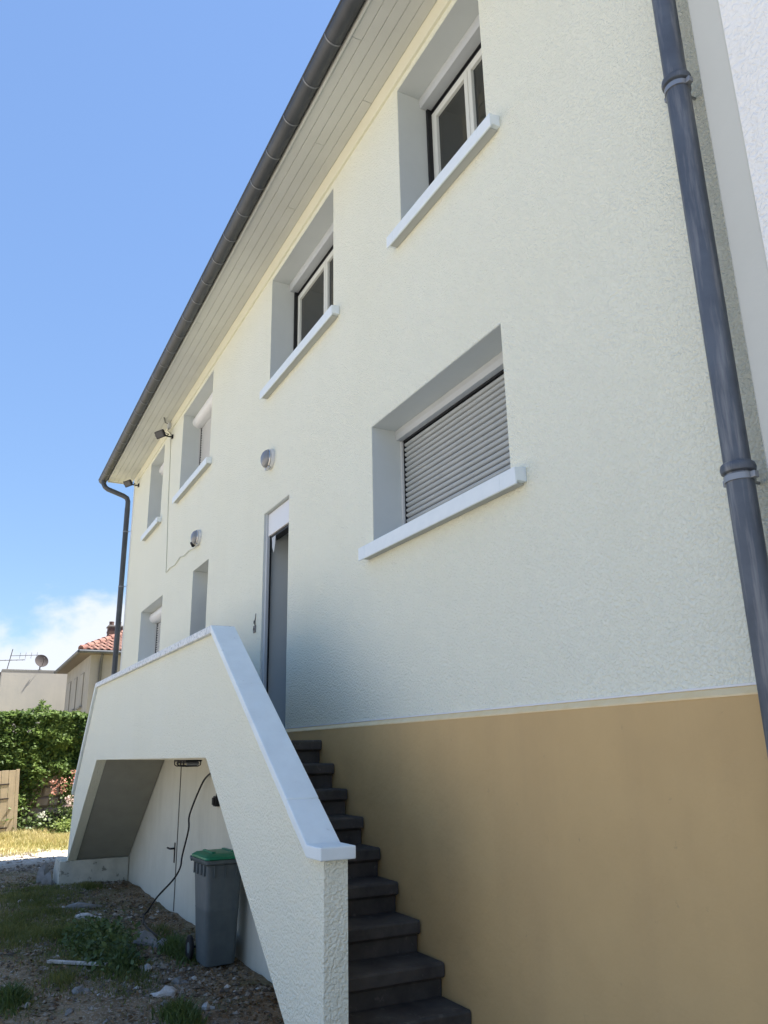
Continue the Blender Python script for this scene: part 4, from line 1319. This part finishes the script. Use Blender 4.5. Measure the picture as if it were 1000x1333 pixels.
flower(-21.35, 0.16, 1.42, 'petal_pink', 'tallest salmon flower spike close to the far stair parapet')
flower(-21.45, -0.04, 1.22, 'petal_pink', 'middle salmon flower spike beside the tallest one')
flower(-21.5, -0.23, 1.18, 'petal_pink', 'lone salmon flower spike against the dark creeper')
flower(-21.2, 0.10, 0.82, 'petal_pale', 'bushy pale pink flower plant below the tall salmon spikes', 1.8)
flower(-21.1, 0.26, 0.60, 'petal_pale', 'low pale pink flower plant closest to the far stair parapet', 1.6)
flower(-21.2, -0.50, 0.50, 'petal_white', 'small white flower on a thin stem below the bare stones', 0.5)

bush = thing('green_bush', 'low bright green bush at the foot of the garden wall', 'bush', (-20.9, 0.1, 0))
leaf_cloud(900, lambda: (-20.9 + random.gauss(0, 0.16), 0.12 + random.gauss(0, 0.20), abs(random.gauss(0.14, 0.10))), 0.04, 0.08,
           lambda p: (random.gauss(0.4, 0.5), random.gauss(0, 0.5), random.gauss(0.8, 0.4))).build('foliage', 'bush', bush)
MB().tube([(-20.9, 0.12, -0.03), (-20.9, 0.12, 0.2)], 0.012, 6).build('stem', 'bark', bush)

# wooden gate
gt = thing('wooden_gate', 'pale wooden plank gate standing open before the creeper', 'gate', (-21.45, -1.9, 0))
GXF = Matrix.Translation((-21.35, -1.06, 0.02)) @ Matrix.Rotation(math.radians(3.0), 4, 'X')
for k in range(9):
    y1 = -0.004 - k * 0.155
    MB().box(-0.012, 0.012, y1 - 0.147, y1, 0.0 + random.uniform(-0.008, 0.008), 1.42 + random.uniform(-0.01, 0.012)).build('plank', 'wood', gt, bevel=0.003, seg=1, xf=GXF)
MB().box(-0.03, 0.012, 0.001, 0.075, -0.02, 1.44).build('post', 'wood', gt, bevel=0.004, xf=GXF)
for z in (0.16, 0.80, 1.12):
    MB().box(0.013, 0.022, -1.1, -0.13, z - 0.014, z + 0.014).build('strap', 'iron', gt, xf=GXF)

# ------------------------------------------------------------------ houses beyond
fb = thing('flat_roofed_building', 'pale beige flat-roofed building with a satellite dish on its parapet', 'building', (-43, 2.0, 0))
MB().box(-46, -40, -1.07, 7.0, -0.2, 5.50).build('wall', 'wall_far2', fb)
MB().box(-46.01, -39.99, -1.08, 7.01, 5.501, 5.60).build('parapet_cap', 'rubble_grey', fb, bevel=0.01)
MB().tube([(-40.05, -1.16, 0.0), (-40.05, -1.16, 5.45)], 0.05, 10).build('drainpipe', 'dish', fb, smooth=True)

sd = thing('satellite_dish', 'round grey satellite dish on a pole above the flat roof', 'satellite dish', (-39.9, 0.53, 5.3))
MB().tube([(-40.22, 0.50, 5.55), (-40.22, 0.50, 5.80)], 0.025, 8).build('mast', 'dish', sd, smooth=True)
MB().box(-40.30, -40.14, 0.42, 0.58, 5.601, 5.63).build('foot_plate', 'dish', sd)
DX = Matrix.Translation((-40.18, 0.52, 6.0)) @ Matrix.Rotation(math.radians(14), 4, 'Z') @ Matrix.Rotation(math.radians(-18), 4, 'Y')
prof = [(0.02, 0.0), (0.12, 0.012), (0.22, 0.045), (0.30, 0.085), (0.305, 0.09), (0.30, 0.095), (0.22, 0.055), (0.12, 0.022), (0.02, 0.012)]
MB().lathe(prof, (0, 0, 0), (1, 0, 0), 30).build('reflector', 'dish', sd, smooth=True, xf=DX)
MB().tube([(0.09, 0, -0.28), (0.28, 0, -0.16), (0.40, 0, -0.02)], 0.012, 6).build('feed_arm', 'dish', sd, xf=DX)
MB().lathe([(0.03, 0), (0.035, 0.05), (0.02, 0.07)], (0.42, 0, 0.0), (-1, 0, 0), 10).build('feed_horn', 'dish', sd, xf=DX)
MB().tube([(0.0, 0, 0), (-0.05, 0, -0.12), (-0.03, 0, -0.25)], 0.03, 6).build('mount', 'dish', sd, xf=DX)

an = thing('television_antenna', 'thin comb television antenna on a mast at the flat roof edge', 'antenna', (-40.4, -0.9, 5.4))
MB().tube([(-40.4, -0.90, 5.4), (-40.4, -0.72, 6.55)], 0.02, 6).build('mast', 'dish', an)
MB().tube([(-40.4, -1.75, 5.98), (-40.4, -0.15, 6.08)], 0.014, 6).build('boom', 'dish', an)
MB().tube([(-40.4, -0.80, 6.24), (-40.4, 0.45, 6.32)], 0.012, 6).build('boom', 'dish', an)
for i in range(7):
    y = -1.7 + i * 0.24
    MB().tube([(-40.65, y, 5.985 + i * 0.014), (-40.15, y, 5.985 + i * 0.014)], 0.008, 5).build('rod', 'dish', an)
for i in range(4):
    y = -0.4 + i * 0.24
    MB().tube([(-40.4, y, 6.12 + i * 0.014), (-40.4, y + 0.02, 6.40 + i * 0.014)], 0.008, 5).build('rod', 'dish', an)

th = thing('tiled_house', 'weathered grey-beige house with red tiled hip roof and brick chimney', 'house', (-33.5, 5, 0))
HX0, HX1, HY0, HY1, HZ = -37.5, -30.3, 1.45, 9.5, 5.25
MB().box(HX0, HX1, HY0, HY1, -0.2, HZ).build('wall', 'wall_far', th)
oh = 0.42
ex0, ex1, ey0, ey1 = HX0 - oh, HX1 + oh, HY0 - oh, HY1 + oh
MB().box(ex0, ex1, ey0, ey1, HZ + 0.001, HZ + 0.06).build('eaves', 'eave_brown', th)
cxm, cym = (ex0 + ex1) / 2, (ey0 + ey1) / 2
pit = math.tan(math.radians(27))
hr = (ex1 - ex0) / 2
rz0 = HZ + 0.10
apx = [(cxm, ey0 + hr, rz0 + hr * pit), (cxm, max(ey1 - hr, ey0 + hr + 0.1), rz0 + hr * pit)]
rv = [(ex0, ey0, rz0), (ex1, ey0, rz0), (ex1, ey1, rz0), (ex0, ey1, rz0), apx[0], apx[1]]
rf = MB().add(rv, [(0, 1, 4), (1, 2, 5, 4), (2, 3, 5), (3, 0, 4, 5), (3, 2, 1, 0)]).build('roof', 'roof_tile', th)
# half-round gutter all round the eaves
for a, b in (((ex1 + 0.05, ey0 - 0.05, HZ + 0.05), (ex1 + 0.05, ey1, HZ + 0.05)), ((ex0, ey0 - 0.05, HZ + 0.05), (ex1 + 0.05, ey0 - 0.05, HZ + 0.05))):
    MB().tube([a, b], 0.065, 10).build('gutter', 'gutter', th, smooth=True)
MB().tube([(HX1 + 0.30, HY0 + 0.35, HZ + 0.0), (HX1 + 0.06, HY0 + 0.35, HZ - 0.3), (HX1 + 0.06, HY0 + 0.35, 0)], 0.05, 10).build('drainpipe', 'gutter', th, smooth=True)
# tiles on the slope that faces this way: shared mesh, one object each
tile = MB()
tw, tl = 0.23, 0.36
prof = [(tw * (i / 8 - 0.5), 0.03 + 0.028 * math.sin(math.pi * 2 * i / 8)) for i in range(9)]
tvs, tfs = [], []
for l_, dz in ((0.0, 0.028), (tl, 0.0)):
    tvs += [(-l_, p, h_ + dz) for p, h_ in prof]
tvs += [(0.0, p, h_ + 0.028 - 0.02) for p, h_ in prof]
for i in range(8):
    tfs += [(i, i + 1, 9 + i + 1, 9 + i), (18 + i, 18 + i + 1, i + 1, i)]
tme = bpy.data.meshes.new('roof_tile')
tme.from_pydata(tvs, [], tfs)
tme.update()
tme.materials.append(M['roof_tile'])
tme.polygons.foreach_set('use_smooth', [True] * len(tme.polygons))
course = 0.31
count = 0
for r_ in range(12):
    s_ = r_ * course
    x = ex1 - s_ * math.cos(math.radians(27))
    z = rz0 + s_ * math.sin(math.radians(27))
    inset = (ex1 - x)
    y = ey0 + inset + 0.10
    while y < ey0 + inset + 0.10 + 5.3 - 0.2 * r_ and count < 290:
        o2 = bpy.data.objects.new('tile', tme)
        link(o2, rf, (x + 0.03, y, z))
        o2.rotation_euler = (random.uniform(-0.02, 0.02), math.radians(27) + random.uniform(-0.02, 0.02), random.uniform(-0.02, 0.02))
        y += tw * 0.98
        count += 1
# hip tiles along the near hip
hipd = (Vector(apx[0]) - Vector((ex1, ey0, rz0)))
nh = int(hipd.length / 0.33)
for i in range(nh):
    p = Vector((ex1, ey0, rz0)) + hipd * (i / nh)
    q = Vector((ex1, ey0, rz0)) + hipd * ((i + 1.12) / nh)
    MB().tube([p + Vector((0, 0, 0.045)), q + Vector((0, 0, 0.02))], [0.12, 0.10], 9).build('hip_tile', 'roof_tile', rf, smooth=True)
# chimney: brick courses with recessed joints, two pots
ch = thing_ch = MB().box(-33.02, -32.48, 2.32, 2.82, 5.6, 6.62).build('chimney', 'mortar', th)
for c_ in range(11):
    z0 = 5.62 + c_ * 0.088
    offs = 0.0 if c_ % 2 else 0.125
    y = 2.305 - offs
    while y < 2.83:
        a, b = max(y + 0.005, 2.300), min(y + 0.245, 2.84)
        if b - a > 0.04:
            MB().box(-32.50, -32.465, a, b, z0 + 0.005, z0 + 0.083).build('brick', 'chimney', ch)
        y += 0.25
    x = -33.03 + offs
    while x < -32.51:
        a, b = max(x + 0.005, -33.03), min(x + 0.245, -32.502)
        if b - a > 0.04:
            MB().box(a, b, 2.300, 2.335, z0 + 0.005, z0 + 0.083).build('brick', 'chimney', ch)
        x += 0.25
MB().box(-33.06, -32.44, 2.28, 2.86, 6.621, 6.68).build('chimney_cap', 'rubble_grey', ch, bevel=0.01)
for yy in (2.43, 2.71):
    MB().lathe([(0.10, 0), (0.09, 0.12), (0.10, 0.17), (0.08, 0.18)], (-32.75, yy, 6.68), (0, 0, 1), 14).build('chimney_pot', 'chimney', ch, smooth=True)
# shuttered windows on the receding wall
for x in (-36.2, -34.2, -32.2):
    for z in (1.0, 3.5):
        w_ = MB().box(x - 0.5, x + 0.5, HY0 - 0.02, HY0 + 0.04, z, z + 1.25).build('window', 'rubble_grey', th)
        MB().box(x - 0.48, x + 0.48, HY0 - 0.035, HY0 - 0.021, z + 0.03, z + 1.2).build('shutter', 'wall_far', w_)
        MB().box(x - 0.55, x + 0.55, HY0 - 0.10, HY0 - 0.001, z - 0.07, z - 0.002).build('window_sill', 'rubble_grey', w_)
